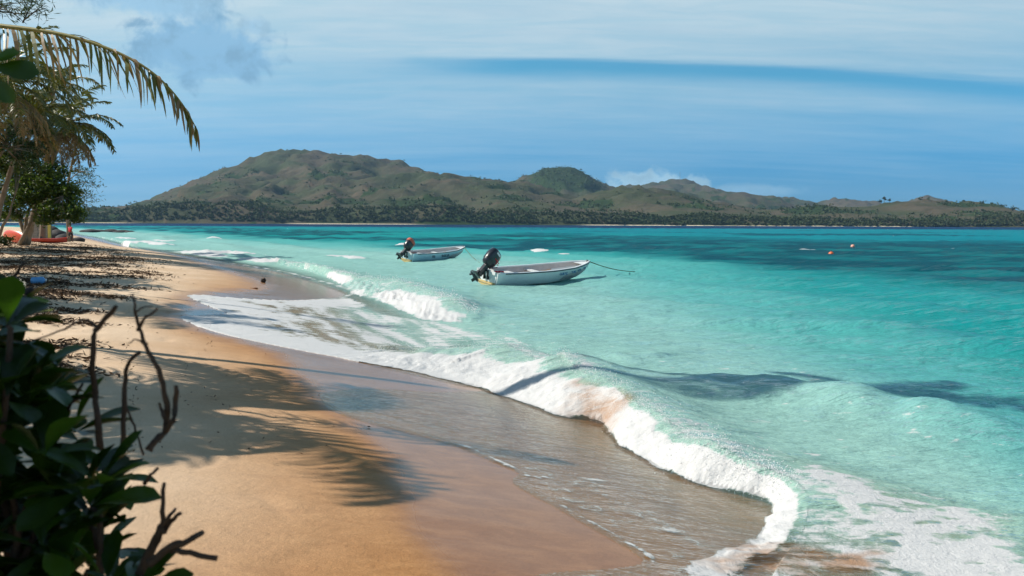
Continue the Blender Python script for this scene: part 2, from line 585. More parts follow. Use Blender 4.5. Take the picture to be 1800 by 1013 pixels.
def island_z(x, y):
    x = np.asarray(x, float); y = np.asarray(y, float)
    wx = x + 60 * fbm(x / 260, y / 260, 3, 41); wy = y + 60 * fbm(x / 260, y / 260, 3, 47)
    z = np.zeros(x.shape)
    for k, (pts, width, pw) in enumerate(RIDGES):
        d, s, a = poly_dist(wx, wy, pts)
        dd, _, _ = poly_dist(x, y, pts)
        arcs = np.concatenate([[0], np.cumsum(np.linalg.norm(np.diff(pts[:, :2], axis=0), axis=1))])
        hgt = np.interp(a, arcs, pts[:, 2])
        near = sstep(dd, 25, 130)
        d = d * near + dd * (1 - near)
        # spurs run down from the crest
        spur = ridged(a / 190 + 0.25 * fbm(x / 150, y / 150, 2, 9 + k), d / 900, 3, 60 + k)
        wloc = width * (1 + 0.62 * spur * sstep(d, 20, 240))
        z = np.maximum(z, hgt * np.exp(-(d / np.maximum(wloc, 60)) ** pw))
    gul = ridged(x / 210 + .3 * fbm(x / 120, y / 120, 2, 97), y / 260, 5, 90)
    z = z + sstep(z, 15, 90) * ((gul - 0.35) * 32 + (ridged(x / 75, y / 75, 3, 95) - 0.35) * 15)
    shore = 1545 + 40 * fbm(x / 500, x * 0, 2, 5) + np.where(x > 900, -0.03 * (x - 900), 0)
    flat = sstep(y, shore, shore + 60)
    z = np.where(z < 6, 3.0 + 0.5 * z, z)
    return -3 + (z + 3) * flat


z = island_z(x, y)
ni = len(ix)
i = np.arange(len(iy) - 1)[:, None] * ni + np.arange(ni - 1)[None, :]
F = np.stack([i, i + 1, i + ni + 1, i + ni], -1).reshape(-1, 4)
forest = sstep(fbm(x / 170, y / 170, 4, 15) + 0.25 * fbm(x / 40, y / 40, 3, 19) - 0.0012 * (z - 60), 0.10, 0.30)
crag = np.exp(-((x - at_y(985, 300, 3500)[0]) / 190.0) ** 2) * (y > 3150)
forest = np.maximum(forest, 0.85 * crag * (z > 95))
m_isl, t = material('island_ground')
P = t.n('ShaderNodeNewGeometry').outputs['Position']
sepz = t.n('ShaderNodeSeparateXYZ', ins={0: P}).outputs[2]
fo = t.attr('forest')
na = t.noise(P, 0.0052, 6, 0.62, 0.4); nb = t.noise(P, 0.03, 5, 0.65); ncz = t.noise(P, 0.012, 5, 0.6, 1.0)
grass = t.mix(t.ramp(na, 0.38, 0.62), (*lin(84, 77, 62), 1), (*lin(64, 72, 48), 1))
grass = t.mix(t.ramp(ncz, 0.60, 0.78), grass, (*lin(106, 90, 72), 1))
grass = t.mix(t.math('MULTIPLY', t.ramp(nb, 0.45, 0.75), 0.55), grass, (*lin(44, 52, 36), 1))
fcol = t.mix(nb, (*lin(30, 46, 26), 1), (*lin(56, 74, 38), 1))
c = t.mix(t.ramp(t.math('ADD', fo, t.math('MULTIPLY', t.math('SUBTRACT', nb, 0.5), 0.9)), 0.35, 0.6), grass, fcol)
c = t.mix(t.math('MULTIPLY', t.ramp(sepz, 1.5, 0.9), t.ramp(t.noise(P, 0.0035, 2), 0.42, 0.56)), c, (*lin(214, 200, 170), 1))
bn = t.n('ShaderNodeBump', ins={'Strength': 0.8, 'Distance': 9.0, 'Height': t.noise(P, 0.035, 6, 0.7)})
b = t.n('ShaderNodeBsdfPrincipled', ins={'Base Color': c, 'Roughness': 0.95, 'Specular IOR Level': 0.1, 'Normal': bn.outputs[0]})
finish(t, b.outputs[0])
isl = mesh_np('island_hills', np.stack([x, y, z], 1), F, m_isl, attrs={'forest': forest})
tag(isl, 'dry brown and green hills of the island across the bay', kind='structure')
# ------------------------------------------------------------------ the sea
def on_beach(u, v):
    p = on_sand(u, v)
    return p if p[2] > 0.06 else at_z(u, v, 0.06)


def crest_line(pix):
    p = smooth_line([at_z(u, v, zz) for u, v, zz in pix], 5)
    return p


CREST1 = crest_line([(520, 612, .02), (600, 613, .10), (660, 612, .20), (720, 608, .31), (800, 604, .40), (880, 603, .47), (960, 618, .52), (1015, 637, .54),
                     (1075, 662, .50), (1135, 702, .44), (1200, 740, .41), (1262, 778, .36), (1330, 806, .30), (1385, 832, .23),
                     (1420, 868, .18), (1412, 925, .15), (1372, 985, .13), (1345, 1050, .12), (1330, 1120, .10)])
FRONT1 = trace([(470, 606), (520, 617), (570, 626), (640, 637), (720, 652), (800, 670), (870, 690), (940, 714), (985, 730), (1060, 746), (1105, 788), (1180, 830), (1280, 864),
                (1352, 882), (1374, 906), (1342, 955), (1262, 985), (1228, 1000), (1215, 1050), (1200, 1120)], 4)
CREST2 = crest_line([(470, 459, .10), (510, 461, .28), (545, 463, .42), (600, 477, .42), (640, 487, .36), (690, 489, .48), (740, 503, .46), (785, 518, .48),
                     (822, 536, .34), (846, 551, .10), (862, 562, 0.0)])
FRONT2 = trace([(452, 458), (475, 466), (515, 476), (560, 488), (600, 505), (626, 521), (690, 545)], 4)
FRONT2 = np.vstack([FRONT2, [at_z(u, v, 0.06)[:2] for u, v in ((740, 557), (800, 563), (845, 564), (885, 568))]])
SHEET = np.array([on_beach(u, v)[:2] for u, v in ((330, 518), (470, 526), (606, 522), (690, 548), (800, 564), (930, 590), (1010, 630), (880, 606), (760, 612), (640, 634),
                                                   (450, 601), (350, 576), (312, 556), (390, 552))])
LACE = np.array([at_z(u, v, 0.06)[:2] for u, v in ((1340, 800), (1450, 815), (1560, 838), (1650, 858), (1740, 876), (1850, 890), (1960, 1060), (1230, 1060), (1340, 970),
                                                  (1400, 905))])
SANDY = np.array([at_z(u, v, 0.3)[:2] for u, v in ((1005, 676), (1055, 684), (1105, 706), (1080, 724), (1010, 716), (990, 700))])

sx, sy, sF = polar_grid(3.2, 3800, [(18, 0.0046), (120, 0.0105), (1e9, 0.022)], 0.80, 900)
d_in, s_arc = inland(sx, sy)
off = -d_in
shore_m = np.abs(off) < 9
sandz = -5.0 * np.tanh(np.maximum(off, 0) * 0.11 / 5.0)
sandz = np.where(off < 0, 1.25 * np.tanh(-off / 8.0), sandz)
sandz[shore_m] = sand_z(sx[shore_m], sy[shore_m], d_in[shore_m])


def where(mask, fn, default=0.0):
    o_ = np.full(sx.shape, float(default))
    o_[mask] = fn(sx[mask], sy[mask])
    return o_


NEAR60, NEAR120 = sy < 60, sy < 120


def wave_train(x, y, lam, ang, amp, seed, warp=0.35):
    ca, sa = math.cos(ang), math.sin(ang)
    u = (x * ca + y * sa) / lam; v_ = (-x * sa + y * ca) / lam
    u = u + warp * 2 * fbm(u * 0.35, v_ * 0.22, 2, seed)
    env = 0.55 + 0.9 * np.clip(fbm(u * 0.28, v_ * 0.18, 2, seed + 5) + 0.25, -0.5, 1)
    w_ = np.sin(2 * math.pi * u)
    w_ = np.where(w_ > 0, w_ ** 1.6, -np.abs(w_) ** 0.85 * 0.7)      # sharp crests, flat troughs
    return amp * env * w_


calm = sstep(off, 1.0, 14)
near = 1 - sstep(sy, 120, 420)
eta = np.zeros_like(sx)
eta += calm * wave_train(sx, sy, 7.5, R(28), 0.17, 1)
eta += calm * wave_train(sx, sy, 3.1, R(62), 0.095, 2)
eta += (0.3 + 0.7 * calm) * where(sy < 420, lambda a, b_: wave_train(a, b_, 1.35, R(84), 0.040, 3)) * near
eta += (0.25 + 0.75 * calm) * (1 - sstep(sy, 40, 120)) * where(NEAR120, lambda a, b_: 0.042 * fbm(a * 1.3, b_ * 2.0, 4, 4))
eta += sstep(off, 30, 90) * 0.07 * fbm(sx * 0.16, sy * 0.5, 4, 6)
eta += (1 - sstep(sy, 25, 60)) * where(NEAR60, lambda a, b_: 0.007 * fbm(a * 6, b_ * 9, 3, 14)) * sstep(off, -1, 2)
# the swell that follows the near breaker (the dark-shadowed hump)
SW = np.array([at_z(u, v, .3)[:2] for u, v in ((1030, 650), (1150, 652), (1300, 655), (1440, 668), (1560, 690), (1700, 715))])
dsw = where(sy < 25, lambda a, b_: poly_dist(a, b_, smooth_line(SW, 4))[0], 9)
eta += 0.32 * np.exp(-(dsw / 0.8) ** 2) * (0.7 + 0.5 * where(sy < 25, lambda a, b_: fbm(a * .9, b_ * .9, 2, 21)))
foam = np.zeros_like(sx)
lip_c = np.zeros_like(sx)
q_attr = np.zeros_like(sx); s_attr = s_arc.copy()
level = np.maximum(eta * sstep(off, -1.5, 3.0), sandz + 0.012)


def breaker(crest, front, back_w, seed, rough_amp, scale=1.0, gaps=0.0):
    """a broken wave between its crest line and the foot of its foam"""
    global level, foam, q_attr, s_attr, lip_c
    box = (sx > crest[:, 0].min() - 6) & (sx < crest[:, 0].max() + 6) & (sy > crest[:, 1].min() - 6) & (sy < crest[:, 1].max() + 6)
    X, Y = sx[box], sy[box]
    arcs = np.concatenate([[0], np.cumsum(np.linalg.norm(np.diff(crest[:, :2], axis=0), axis=1))])
    dc, sd, a = poly_dist(X, Y, crest)
    # height of the crest, blended over its length so that it never jumps
    wn = np.zeros(X.shape); hgt = np.zeros(X.shape); end = np.zeros(X.shape)
    ci = np.arange(len(crest))
    e_i = sstep(arcs, 0.02, 0.9) * sstep(arcs[-1] - arcs, 0.02, 1.0)
    sp_ = 0.30 + 0.35 * dc
    for cx_, cy_, ch_, ee_ in zip(crest[:, 0], crest[:, 1], crest[:, 2], e_i):
        dd_ = np.sqrt((X - cx_) ** 2 + (Y - cy_) ** 2) - dc
        k_ = np.exp(-(dd_ / sp_) ** 2) + 1e-9
        wn += k_; hgt += k_ * ch_; end += k_ * ee_
    hgt /= wn; end /= wn
    df, sf, af = poly_dist(X, Y, front)
    orient = -1.0                                       # both lines run far-left to near-right: beach lies to the right of travel
    qc = dc * sd * orient; qf = df * sf * orient        # + towards the beach
    qf = qf - 0.10 + 0.16 * fbm(X * 1.5, Y * 1.5, 3, seed + 21)      # ragged toe
    hgt = hgt * scale * (1 + 0.55 * fbm(a * 0.9, a * 0, 3, seed + 22))          # uneven crest
    tt = np.clip(qc / (np.maximum(qc, 0) + np.maximum(-qf, 0) + 1e-6), 0, 1)
    face = (qc > 0) & (qf < 0)
    wob = 0.10 * fbm(a * 1.6, tt * 1.5, 3, seed)
    prof = np.clip(1 - (np.clip(tt + wob * sstep(tt, .05, .4) * sstep(1 - tt, 0, .3), 0, 1)) ** 1.6, 0, 1)
    back = np.exp(-(np.minimum(qc, 0) / back_w) ** 2)
    base = level[box]
    hz = np.where(face, prof, np.where(qc <= 0, back, 0)) * hgt * end
    lum = fbm(X * 2.2, Y * 2.2, 3, seed + 2) * 0.6 + fbm(X * 4.5, Y * 4.5, 2, seed + 3) * 0.4
    bub = ridged(X * 3.2, Y * 3.2, 3, seed + 8) - 0.5
    stri = fbm(a * 5.5, tt * 0.9, 3, seed + 4)
    inside = np.where(face, sstep(tt, 0.0, 0.2), 0) * end
    z_ = np.where(face, np.maximum(base, sandz[box]) * (1 - end * (1 - tt)), base * (1 - 0.6 * back * end)) + hz
    z_ = z_ + inside * (rough_amp * (0.7 * lum + 0.5 * bub) * sstep(tt, 0.25, 0.7) * sstep(1 - tt, 0.0, 0.25) + 0.034 * stri * (1 - 0.7 * tt))
    level[box] = np.where(face | (qc <= 0), np.maximum(z_, base * 0 + sandz[box] + 0.008), level[box])
    edge = 0.22 * fbm(X * 2.6, Y * 2.6, 3, seed + 6)
    f = sstep(-(qf) + edge * 0.4, -0.06, 0.05) * sstep(qc + 0.10 + 0.25 * edge, -0.05, 0.25)
    top = np.exp(-((qc + 0.12) / 0.22) ** 2) * sstep(fbm(a * 0.8, a * 0, 2, seed + 9), -0.1, 0.4) * 0.5
    trail = np.exp(-(np.minimum(qc, 0) / 1.3) ** 2) * 0.50 * (1 - sstep(qc, -0.05, 0.35))
    ff = np.maximum(np.maximum(f * (0.30 + 0.62 * sstep(tt + 0.30 * fbm(a * .7, a * 0, 2, seed + 11), 0.12, 0.50)), top), trail) * end * sstep(hgt, 0.0, 0.06)
    ff = ff * (1 - gaps * (1 - sstep(fbm(a * 0.30, qc * 0.5, 3, seed + 31), -0.18, 0.22)))
    foam[box] = np.maximum(foam[box], ff)
    lip_c[box] = np.maximum(lip_c[box], np.where(face, (1 - sstep(tt, 0.15, 0.6)) * end * sstep(hgt, 0.1, 0.3), 0))
    q_attr[box] = np.where(face, tt * 1.5, q_attr[box]); s_attr[box] = np.where(face, a, s_attr[box])


breaker(CREST2, FRONT2, 1.6, 200, 0.24, 0.9, 0.55)
breaker(CREST1, FRONT1, 1.1, 100, 0.06, 0.82, 0.18)

# small rollers further out and along the far beach
ROLL_PIX = [((158, 421), (205, 424), (250, 429), .5), ((225, 426), (262, 427), (300, 431), .45), ((268, 421), (300, 423), (330, 423), .35),
            ((185, 417), (215, 418), (240, 420), .35), ((362, 447), (400, 443), (450, 447), .4), ((560, 452), (600, 449), (640, 456), .22),
            ((300, 441), (350, 445), (400, 453), .4), ((428, 452), (470, 459), (510, 462), .35), ((940, 438), (950, 440), (962, 441), .25), ((985, 444), (994, 445), (1003, 445), .2),
            ((1405, 437), (1422, 439), (1440, 441), .22), ((696, 428), (704, 428), (712, 429), .3), ((1060, 628), (1120, 622), (1180, 628), .10),
            ((365, 421), (375, 420), (385, 421), .3), ((1690, 652), (1740, 640), (1800, 636), .08)]
for k, (p0, p1, p2, hh) in enumerate(ROLL_PIX):
    line = smooth_line([at_z(*p, hh * 0.5)[:2] for p in (p0, p1, p2)], 4)
    c0 = line.mean(0); ext = np.abs(line - c0).max() + 12
    bx = (np.abs(sx - c0[0]) < ext) & (np.abs(sy - c0[1]) < ext)
    if not bx.any():
        continue
    d_, s_, a_ = poly_dist(sx[bx], sy[bx], line)
    tot = np.linalg.norm(np.diff(line, axis=0), axis=1).sum()
    en = sstep(a_, 0, tot * .25) * sstep(tot - a_, 0, tot * .25)
    wd = 0.5 + hh * 2.0
    pr = np.exp(-(d_ / wd) ** 2) * en
    level[bx] = np.maximum(level[bx], level[bx] + hh * pr * (0.75 + .4 * fbm(sx[bx] * 1.2, sy[bx] * 1.2, 2, 300 + k)))
    if hh > 0.12:
        foam[bx] = np.maximum(foam[bx], sstep(pr + 0.35 * fbm(sx[bx] * .9, sy[bx] * .9, 3, 310 + k), 0.30, 0.75) * en)

# the swash sheet and the lace of spent foam
shd = where(NEAR60 & (off < 14), lambda a, b_: poly_sdf(a, b_, SHEET), -9)
strk = fbm(s_attr * 0.35 + 0.2 * off, off * 2.4, 4, 401)
foam = np.maximum(foam, sstep(shd, -0.1, 0.6) * (0.47 + 0.45 * strk))
low_edge = off.copy()
strip = (np.abs(off) < 12) & (sy < 260)
low_edge[strip] = poly_sdf(sx[strip], sy[strip], WATER_POLY)
sheet_near = sstep(shd, -0.6, 0.2)
foam = np.maximum(foam, sheet_near * (1 - sstep(low_edge, 0.9, 3.2)) * (0.74 + 0.5 * fbm(sx * 1.7, sy * 1.7, 3, 405)) * sstep(sy, 14, 17))
NEAR16 = sy < 16
lcd = where(NEAR16, lambda a, b_: poly_sdf(a, b_, LACE), -9)
warpx = sx + 0.35 * fbm(sx * 1.1, sy * 1.1, 3, 411); warpy = sy + 0.35 * fbm(sx * 1.1, sy * 1.1, 3, 419)
cell = ridged(warpx * 1.5, warpy * 2.4, 3, 415)
foam = np.maximum(foam, sstep(lcd + 0.5 * fbm(sx * .8, sy * .8, 3, 420), -0.25, 0.75) * (0.34 + 0.58 * cell))
# foam trailing seaward of the breakers, thin webs
web = ridged(warpx * 0.8, warpy * 1.7, 3, 431)
foam = np.maximum(foam, (1 - sstep(off, 5, 15)) * sstep(off, 0.0, 2.0) * sstep(web, 0.52, 0.92) * 0.42 * (sy > 5))
# whitecaps scattered over open water
wc = fbm(sx * 0.30, sy * 0.5, 3, 441)
foam = np.maximum(foam, sstep(wc, 0.52, 0.62) * sstep(off, 40, 90) * (1 - sstep(sy, 500, 900)) * 0.75)
# foam line at the edge of the swash
ed = low_edge + 0.05 * fbm(sx * 3, sy * 3, 3, 451)
edw = 0.07 * np.clip(sy / 12, 0.8, 3)
line_f = np.exp(-((ed - 0.03 - edw) / edw) ** 2) * (0.48 + 0.6 * fbm(sx * 0.9, sy * 0.9, 2, 455)) * (0.12 + 0.88 * np.maximum(sstep(9.9 - sy, 0, .8), sstep(sy, 13.5, 16)))
foam = np.maximum(foam, line_f)
inner = np.exp(-((ed - 0.75) / 0.22) ** 2) * 0.40 * sstep(9.5 - sy, 0, 1) + np.exp(-((ed - 0.3) / 0.25) ** 2) * 0.38 * sstep(9.9 - sy, 0, .8)
foam = np.maximum(foam, inner)
foam = np.clip(foam, 0, 1)

# water stands on the sand inside its edge and dips below outside
film = 0.004 + 0.02 * sstep(low_edge, 0, 1.0) + 0.010 * np.exp(-((low_edge - 0.08) / 0.07) ** 2)
film = film + 0.004 * fbm(sx * 5, sy * 9, 3, 461) * sstep(low_edge, 0.1, 0.5)
level = np.where(low_edge > 0, np.maximum(level, sandz + film), sandz - 0.04)

# what colour the water has: depth, milk of sand, weed on the bed
depth = np.clip(level - sandz, 0, 10)
patch = fbm(sx * 0.035 + 7, sy * 0.030, 4, 501)
patch2 = fbm(sx * 0.010, sy * 0.012, 4, 505)
C = lambda *k: np.array(lin(*k))
milk, aqua, turq = C(146, 184, 172), C(134, 180, 172), C(78, 160, 156)
weed, cyan, deep = C(0, 62, 76), C(0, 120, 132), C(2, 40, 78)
mixc = lambda a, b_, k: a * (1 - k[:, None]) + b_ * k[:, None]
cc = mixc(np.repeat(milk[None], len(sx), 0), aqua, sstep(off, 0.5, 5.5))
# the milk of stirred sand reaches further out along the beach
off_c = off * (18.0 / (np.clip(sy, 8, 60) + 2))
cc = mixc(cc, turq, sstep(off_c + 1.5 * patch, 3.8, 7.5))
cc = mixc(cc, C(16, 134, 134), sstep(off_c + 2.2 * patch, 6.8, 10.5))
wd_ = sstep(off + 9 * patch, 27, 34) * sstep(patch * 0.9 + 0.30 + 0.55 * sstep(sx, -5, 22) - 0.7 * sstep(off, 75, 150), 0.10, 0.42)
wd_ = wd_ * (0.62 + 0.38 * sstep(fbm(sx * .09, sy * .16, 4, 533), -.25, .15))
cc = mixc(cc, weed, np.clip(wd_, 0, 1) * 0.94)
cc = mixc(cc, cyan, sstep(off, 75, 170) * 0.95)
cc = mixc(cc, weed, sstep(patch2 + 0.3 * patch, 0.12, 0.4) * sstep(off, 60, 110) * 0.75 * (1 - sstep(sy, 500, 800)))
cc = mixc(cc, deep, sstep(sy + 60 * patch2, 500, 640))
brown = C(150, 112, 76)
sn = where(sy < 20, lambda a, b_: poly_sdf(a, b_, SANDY), -9)
sandy = sstep(sn + 0.35 * fbm(sx * 2, sy * 2, 3, 511), -0.15, 0.35) * 0.8
SAND2 = at_z(1390, 992, .05)[:2]
sandy = np.maximum(sandy, sstep(0.75 - np.hypot((sx - SAND2[0]) / 1.5, (sy - SAND2[1]) / .7) + 0.5 * fbm(sx * 2.5, sy * 2.5, 3, 515), 0.1, 0.6) * 0.9)
cc = mixc(cc, brown, sstep(0.5 - off, 0, 2.2) * 0.75)
cc = mixc(cc, C(140, 140, 100), sstep(lcd, -0.3, 1.2) * 0.55)
cc = mixc(cc, C(158, 188, 174), lip_c * 0.6)
opac = np.clip(sstep(depth, 0.0, 0.26), 0, 1) * 0.9 + 0.1
opac = np.maximum(opac, sstep(shd, -0.3, 0.8) * 0.75)

m_sea, t = material('sea_water')
P = t.n('ShaderNodeNewGeometry').outputs['Position']
a_f = t.attr('foam'); a_c = t.attr('tint', 0); a_s = t.attr('sandy'); a_o = t.attr('opacity')
sq = t.attr('flow', 1)
cdist = t.n('ShaderNodeVectorMath', operation='LENGTH', ins={0: P}).outputs[1]
f_big = t.noise(t.scale(P, (0.75, 1.9, 1.5)), 1.7, 4, 0.62, 1.2)
f_mid = t.noise(t.scale(P, (1.0, 1.3, 1.3)), 7.0, 4, 0.66, 0.8)
f_fine = t.noise(P, 38.0, 2, 0.7)
f_str = t.noise(t.scale(sq, (7.0, 0.7, 1)), 1.0, 3, 0.62, 0.2)
pat = t.math('ADD', t.math('MULTIPLY', f_big, 0.38), t.math('MULTIPLY', f_mid, 0.34))
pat = t.math('ADD', pat, t.math('MULTIPLY', f_str, 0.28))
pat = t.math('SUBTRACT', pat, 0.5)
cov = t.math('ADD', a_f, t.math('MULTIPLY', pat, 1.7))
cov = t.math('ADD', cov, t.math('MULTIPLY', t.math('SUBTRACT', f_fine, 0.5), 0.25))
cov = t.ramp(cov, 0.36, 0.62)
cov = t.math('MULTIPLY', cov, t.ramp(a_f, 0.02, 0.22))
# ripples
r1 = t.noise(t.scale(P, (0.6, 2.0, 1.0)), 2.3, 4, 0.6, 0.15)
r2 = t.noise(t.scale(P, (0.7, 2.2, 1.0)), 9.0, 2, 0.6, 0.1)
r3 = t.noise(t.scale(P, (1.0, 2.4, 1.0)), 0.35, 3, 0.6, 0.4)
rh = t.math('ADD', t.math('MULTIPLY', r1, 0.18), t.math('MULTIPLY', r2, 0.026))
rh = t.math('ADD', rh, t.math('MULTIPLY', r3, 0.35))
bw = t.n('ShaderNodeBump', ins={'Strength': 0.55, 'Distance': 1.0, 'Height': rh})
t.t.links.new(t.math('SUBTRACT', 0.85, t.math('MULTIPLY', t.ramp(cdist, 5.0, 700.0), 0.25)), bw.inputs['Strength'])
tr = t.n('ShaderNodeBsdfTransparent', ins={'Color': (0.93, 0.97, 0.96, 1)})
gl = t.n('ShaderNodeBsdfGlossy', ins={'Color': (1, 1, 1, 1), 'Roughness': 0.08, 'Normal': bw.outputs[0]})
geo = t.n('ShaderNodeNewGeometry')
cosv = t.math('ABSOLUTE', t.vmath('DOT_PRODUCT', bw.outputs[0], geo.outputs['Incoming']))
fres = t.math('ADD', 0.02, t.math('MULTIPLY', 0.52, t.math('POWER', t.math('SUBTRACT', 1.0, cosv, clamp=True), 5.0)))
thin = t.n('ShaderNodeMixShader', ins={0: fres, 1: tr.outputs[0], 2: gl.outputs[0]})
# steep unresolved ripples keep the mean reflection of a rough sea well below that of a flat one
dif = t.n('ShaderNodeBsdfDiffuse', ins={'Color': t.mix(a_s, a_c, (*lin(146, 112, 78), 1)), 'Normal': bw.outputs[0]})
glw = t.n('ShaderNodeBsdfGlossy', ins={'Color': (1, 1, 1, 1), 'Roughness': 0.10, 'Normal': bw.outputs[0]})
f90 = t.math('SUBTRACT', 0.75, t.math('MULTIPLY', t.ramp(cdist, 10.0, 70.0), 0.53))
frw = t.math('ADD', 0.02, t.math('MULTIPLY', f90, t.math('POWER', t.math('SUBTRACT', 1.0, cosv, clamp=True), 5.0)))
wat = t.n('ShaderNodeMixShader', ins={0: frw, 1: dif.outputs[0], 2: glw.outputs[0]})
wsh = t.n('ShaderNodeMixShader', ins={0: a_o, 1: thin.outputs[0], 2: wat.outputs[0]})
fh = t.math('ADD', t.math('MULTIPLY', f_mid, 0.035), t.math('MULTIPLY', f_fine, 0.012))
fh = t.math('ADD', fh, t.math('MULTIPLY', f_str, 0.05))
bf = t.n('ShaderNodeBump', ins={'Strength': 0.6, 'Distance': 1.0, 'Height': fh})
fcol = t.mix(t.math('MULTIPLY', a_s, t.ramp(f_big, 0.25, 0.6)), t.mix(t.ramp(t.math('ADD', cov, t.math('MULTIPLY', f_mid, 0.3)), 0.35, 1.0), (*lin(184, 196, 192), 1), (0.56, 0.565, 0.56, 1)), (*lin(156, 116, 80), 1))
fo_ = t.n('ShaderNodeBsdfPrincipled', ins={'Base Color': fcol, 'Roughness': 0.7, 'Specular IOR Level': 0.25, 'Normal': bf.outputs[0]})
out = t.n('ShaderNodeMixShader', ins={0: cov, 1: wsh.outputs[0], 2: fo_.outputs[0]})
finish(t, out.outputs[0])
keep = (low_edge > -1.2)
fk = keep[sF].any(1)
sF2 = sF[fk]
used, inv = np.unique(sF2, return_inverse=True)
sea = mesh_np('sea_water', np.stack([sx, sy, level], 1)[used], inv.reshape(-1, 4), m_sea,
              attrs={'foam': foam[used], 'tint': np.concatenate([cc, np.ones((len(sx), 1))], 1)[used], 'sandy': sandy[used],
                     'opacity': opac[used], 'flow': np.stack([s_attr, q_attr * 1.0 + off * 0.4, 0 * s_attr], 1)[used]})
tag(sea, 'turquoise sea with waves breaking on the beach', kind='structure')


def sea_z(x, y):
    i = int(np.argmin((sx - x) ** 2 + (sy - y) ** 2))
    return float(level[i])
# ------------------------------------------------------------------ vegetation tools
rs = np.random.RandomState(11)


def unit(n_, r=rs):
    v = r.normal(size=(n_, 3))
    return v / np.linalg.norm(v, axis=1, keepdims=True)


def leaf_quads(c, length, width, r=rs, flat=0.0, droop=0.0):
    """diamond leaves at the points c, with random headings"""
    c = np.asarray(c, float); n_ = len(c)
    a = unit(n_, r); a[:, 2] = a[:, 2] * (1 - flat) - droop
    a /= np.linalg.norm(a, axis=1, keepdims=True)
    b = np.cross(a, unit(n_, r)); b[:, 2] *= (1 - flat)
    b /= np.linalg.norm(b, axis=1, keepdims=True) + 1e-9
    L = (length * r.uniform(.65, 1.25, n_))[:, None]; W = (width * r.uniform(.7, 1.2, n_))[:, None]
    V = np.stack([c - a * L * .5, c + b * W * .5 + a * L * .05, c + a * L * .5, c - b * W * .5 + a * L * .05], 1).reshape(-1, 3)
    F = np.arange(4 * n_).reshape(-1, 4)
    return V, F


def clumps(ells, per_m2, clump_r, nleaf, r=rs, shell=0.55):
    """leaf points gathered in clumps through ellipsoids (cx,cy,cz,rx,ry,rz)"""
    out = []
    for (cx, cy, cz, rx, ry, rz) in ells:
        k = max(6, int(per_m2 * (rx * ry + ry * rz + rx * rz) * 4.0))
        d = unit(k, r) * (shell + (1 - shell) * r.uniform(0, 1, k) ** 0.6)[:, None]
        d *= (0.82 + 0.30 * r.uniform(-1, 1, k))[:, None]
        cc_ = np.array([cx, cy, cz]) + d * np.array([rx, ry, rz])
        rr = clump_r * r.uniform(.5, 1.3, k)
        pts = cc_[:, None, :] + r.normal(size=(k, nleaf, 3)) * (rr[:, None, None] * np.array([.5, .5, .36]))
        out.append(pts.reshape(-1, 3))
    return np.concatenate(out)


def foliage(name, c_lo, c_hi, rough=0.5, transl=0.3, scale=1.2):
    m, t = material(name)
    P = t.n('ShaderNodeNewGeometry')
    rnd = P.outputs['Random Per Island']
    nz = t.noise(P.outputs['Position'], scale, 3, 0.6)
    f = t.math('ADD', t.math('MULTIPLY', rnd, 0.55), t.math('MULTIPLY', nz, 0.5))
    c = t.mix(f, (*c_lo, 1), (*c_hi, 1))
    b = t.n('ShaderNodeBsdfPrincipled', ins={'Base Color': c, 'Roughness': rough, 'Specular IOR Level': 0.4})
    tr = t.n('ShaderNodeBsdfTranslucent', ins={'Color': t.n('ShaderNodeMix', data_type='RGBA', blend_type='MULTIPLY', ins={0: 1.0, 6: c, 7: (1.3, 1.4, 0.6, 1)}).outputs[2]})
    mx = t.n('ShaderNodeMixShader', ins={0: transl, 1: b.outputs[0], 2: tr.outputs[0]})
    finish(t, mx.outputs[0])
    return m


m_farveg = foliage('far_trees', lin(34, 48, 30), lin(82, 94, 54), 0.8, 0.15, 0.02)
m_leaf = foliage('beach_tree_leaves', lin(40, 62, 24), lin(98, 116, 46), 0.45, 0.30, 1.0)
m_leafdark = foliage('dark_tree_leaves', lin(28, 46, 22), lin(70, 88, 40), 0.5, 0.25, 1.0)
m_wisp = foliage('wispy_needles', lin(44, 60, 44), lin(82, 96, 66), 0.6, 0.2, 1.0)
m_palm = foliage('palm_leaflets', lin(54, 64, 24), lin(116, 116, 50), 0.42, 0.16, 0.8)
m_palmdry = foliage('dry_palm_leaflets', lin(104, 84, 58), lin(158, 132, 96), 0.6, 0.2, 0.8)
m_rachis = simple('palm_rib', lin(150, 138, 74), 0.5, 0.15, 6)
m_bark = simple('grey_bark', lin(126, 112, 94), 0.9, 0.3, 5, 0.8, 18)
m_palmbark = simple('palm_bark', lin(122, 108, 90), 0.9, 0.3, 4, 0.9, 10)

# ------------------------------------------------------------------ woods of the island
def shore_y(x):
    return 1545 + 40 * fbm(x / 500, x * 0, 2, 5) + np.where(x > 900, -0.03 * (x - 900), 0)


n = 5600
fx_ = rs.uniform(-1250, 1350, n)
band = np.where(fx_ > 560, 55, 90)
fy_ = shore_y(fx_) + 20 + rs.uniform(0, 1, n) ** 1.4 * band * (0.7 + 0.6 * (fbm(fx_ / 140, fx_ * 0, 3, 61) + .3))
fz_ = island_z(fx_, fy_)
hh = rs.uniform(3, 8.5, n) * (0.5 + 0.7 * sstep(fbm(fx_ / 90, fy_ / 90, 2, 63), -.2, .4))
k = 13
pts = np.stack([fx_, fy_, fz_ + hh * .55], 1)[:, None, :] + rs.normal(size=(n, k, 3)) * np.stack([hh * .26, hh * .26, hh * .22], 1)[:, None, :]
V, F = leaf_quads(pts.reshape(-1, 3), 3.6, 2.8)
o = mesh_np('coastal_wood', V, F, m_farveg, smooth=False)
tag(o, 'dark green belt of trees along the island shore', 'wood', kind='stuff')
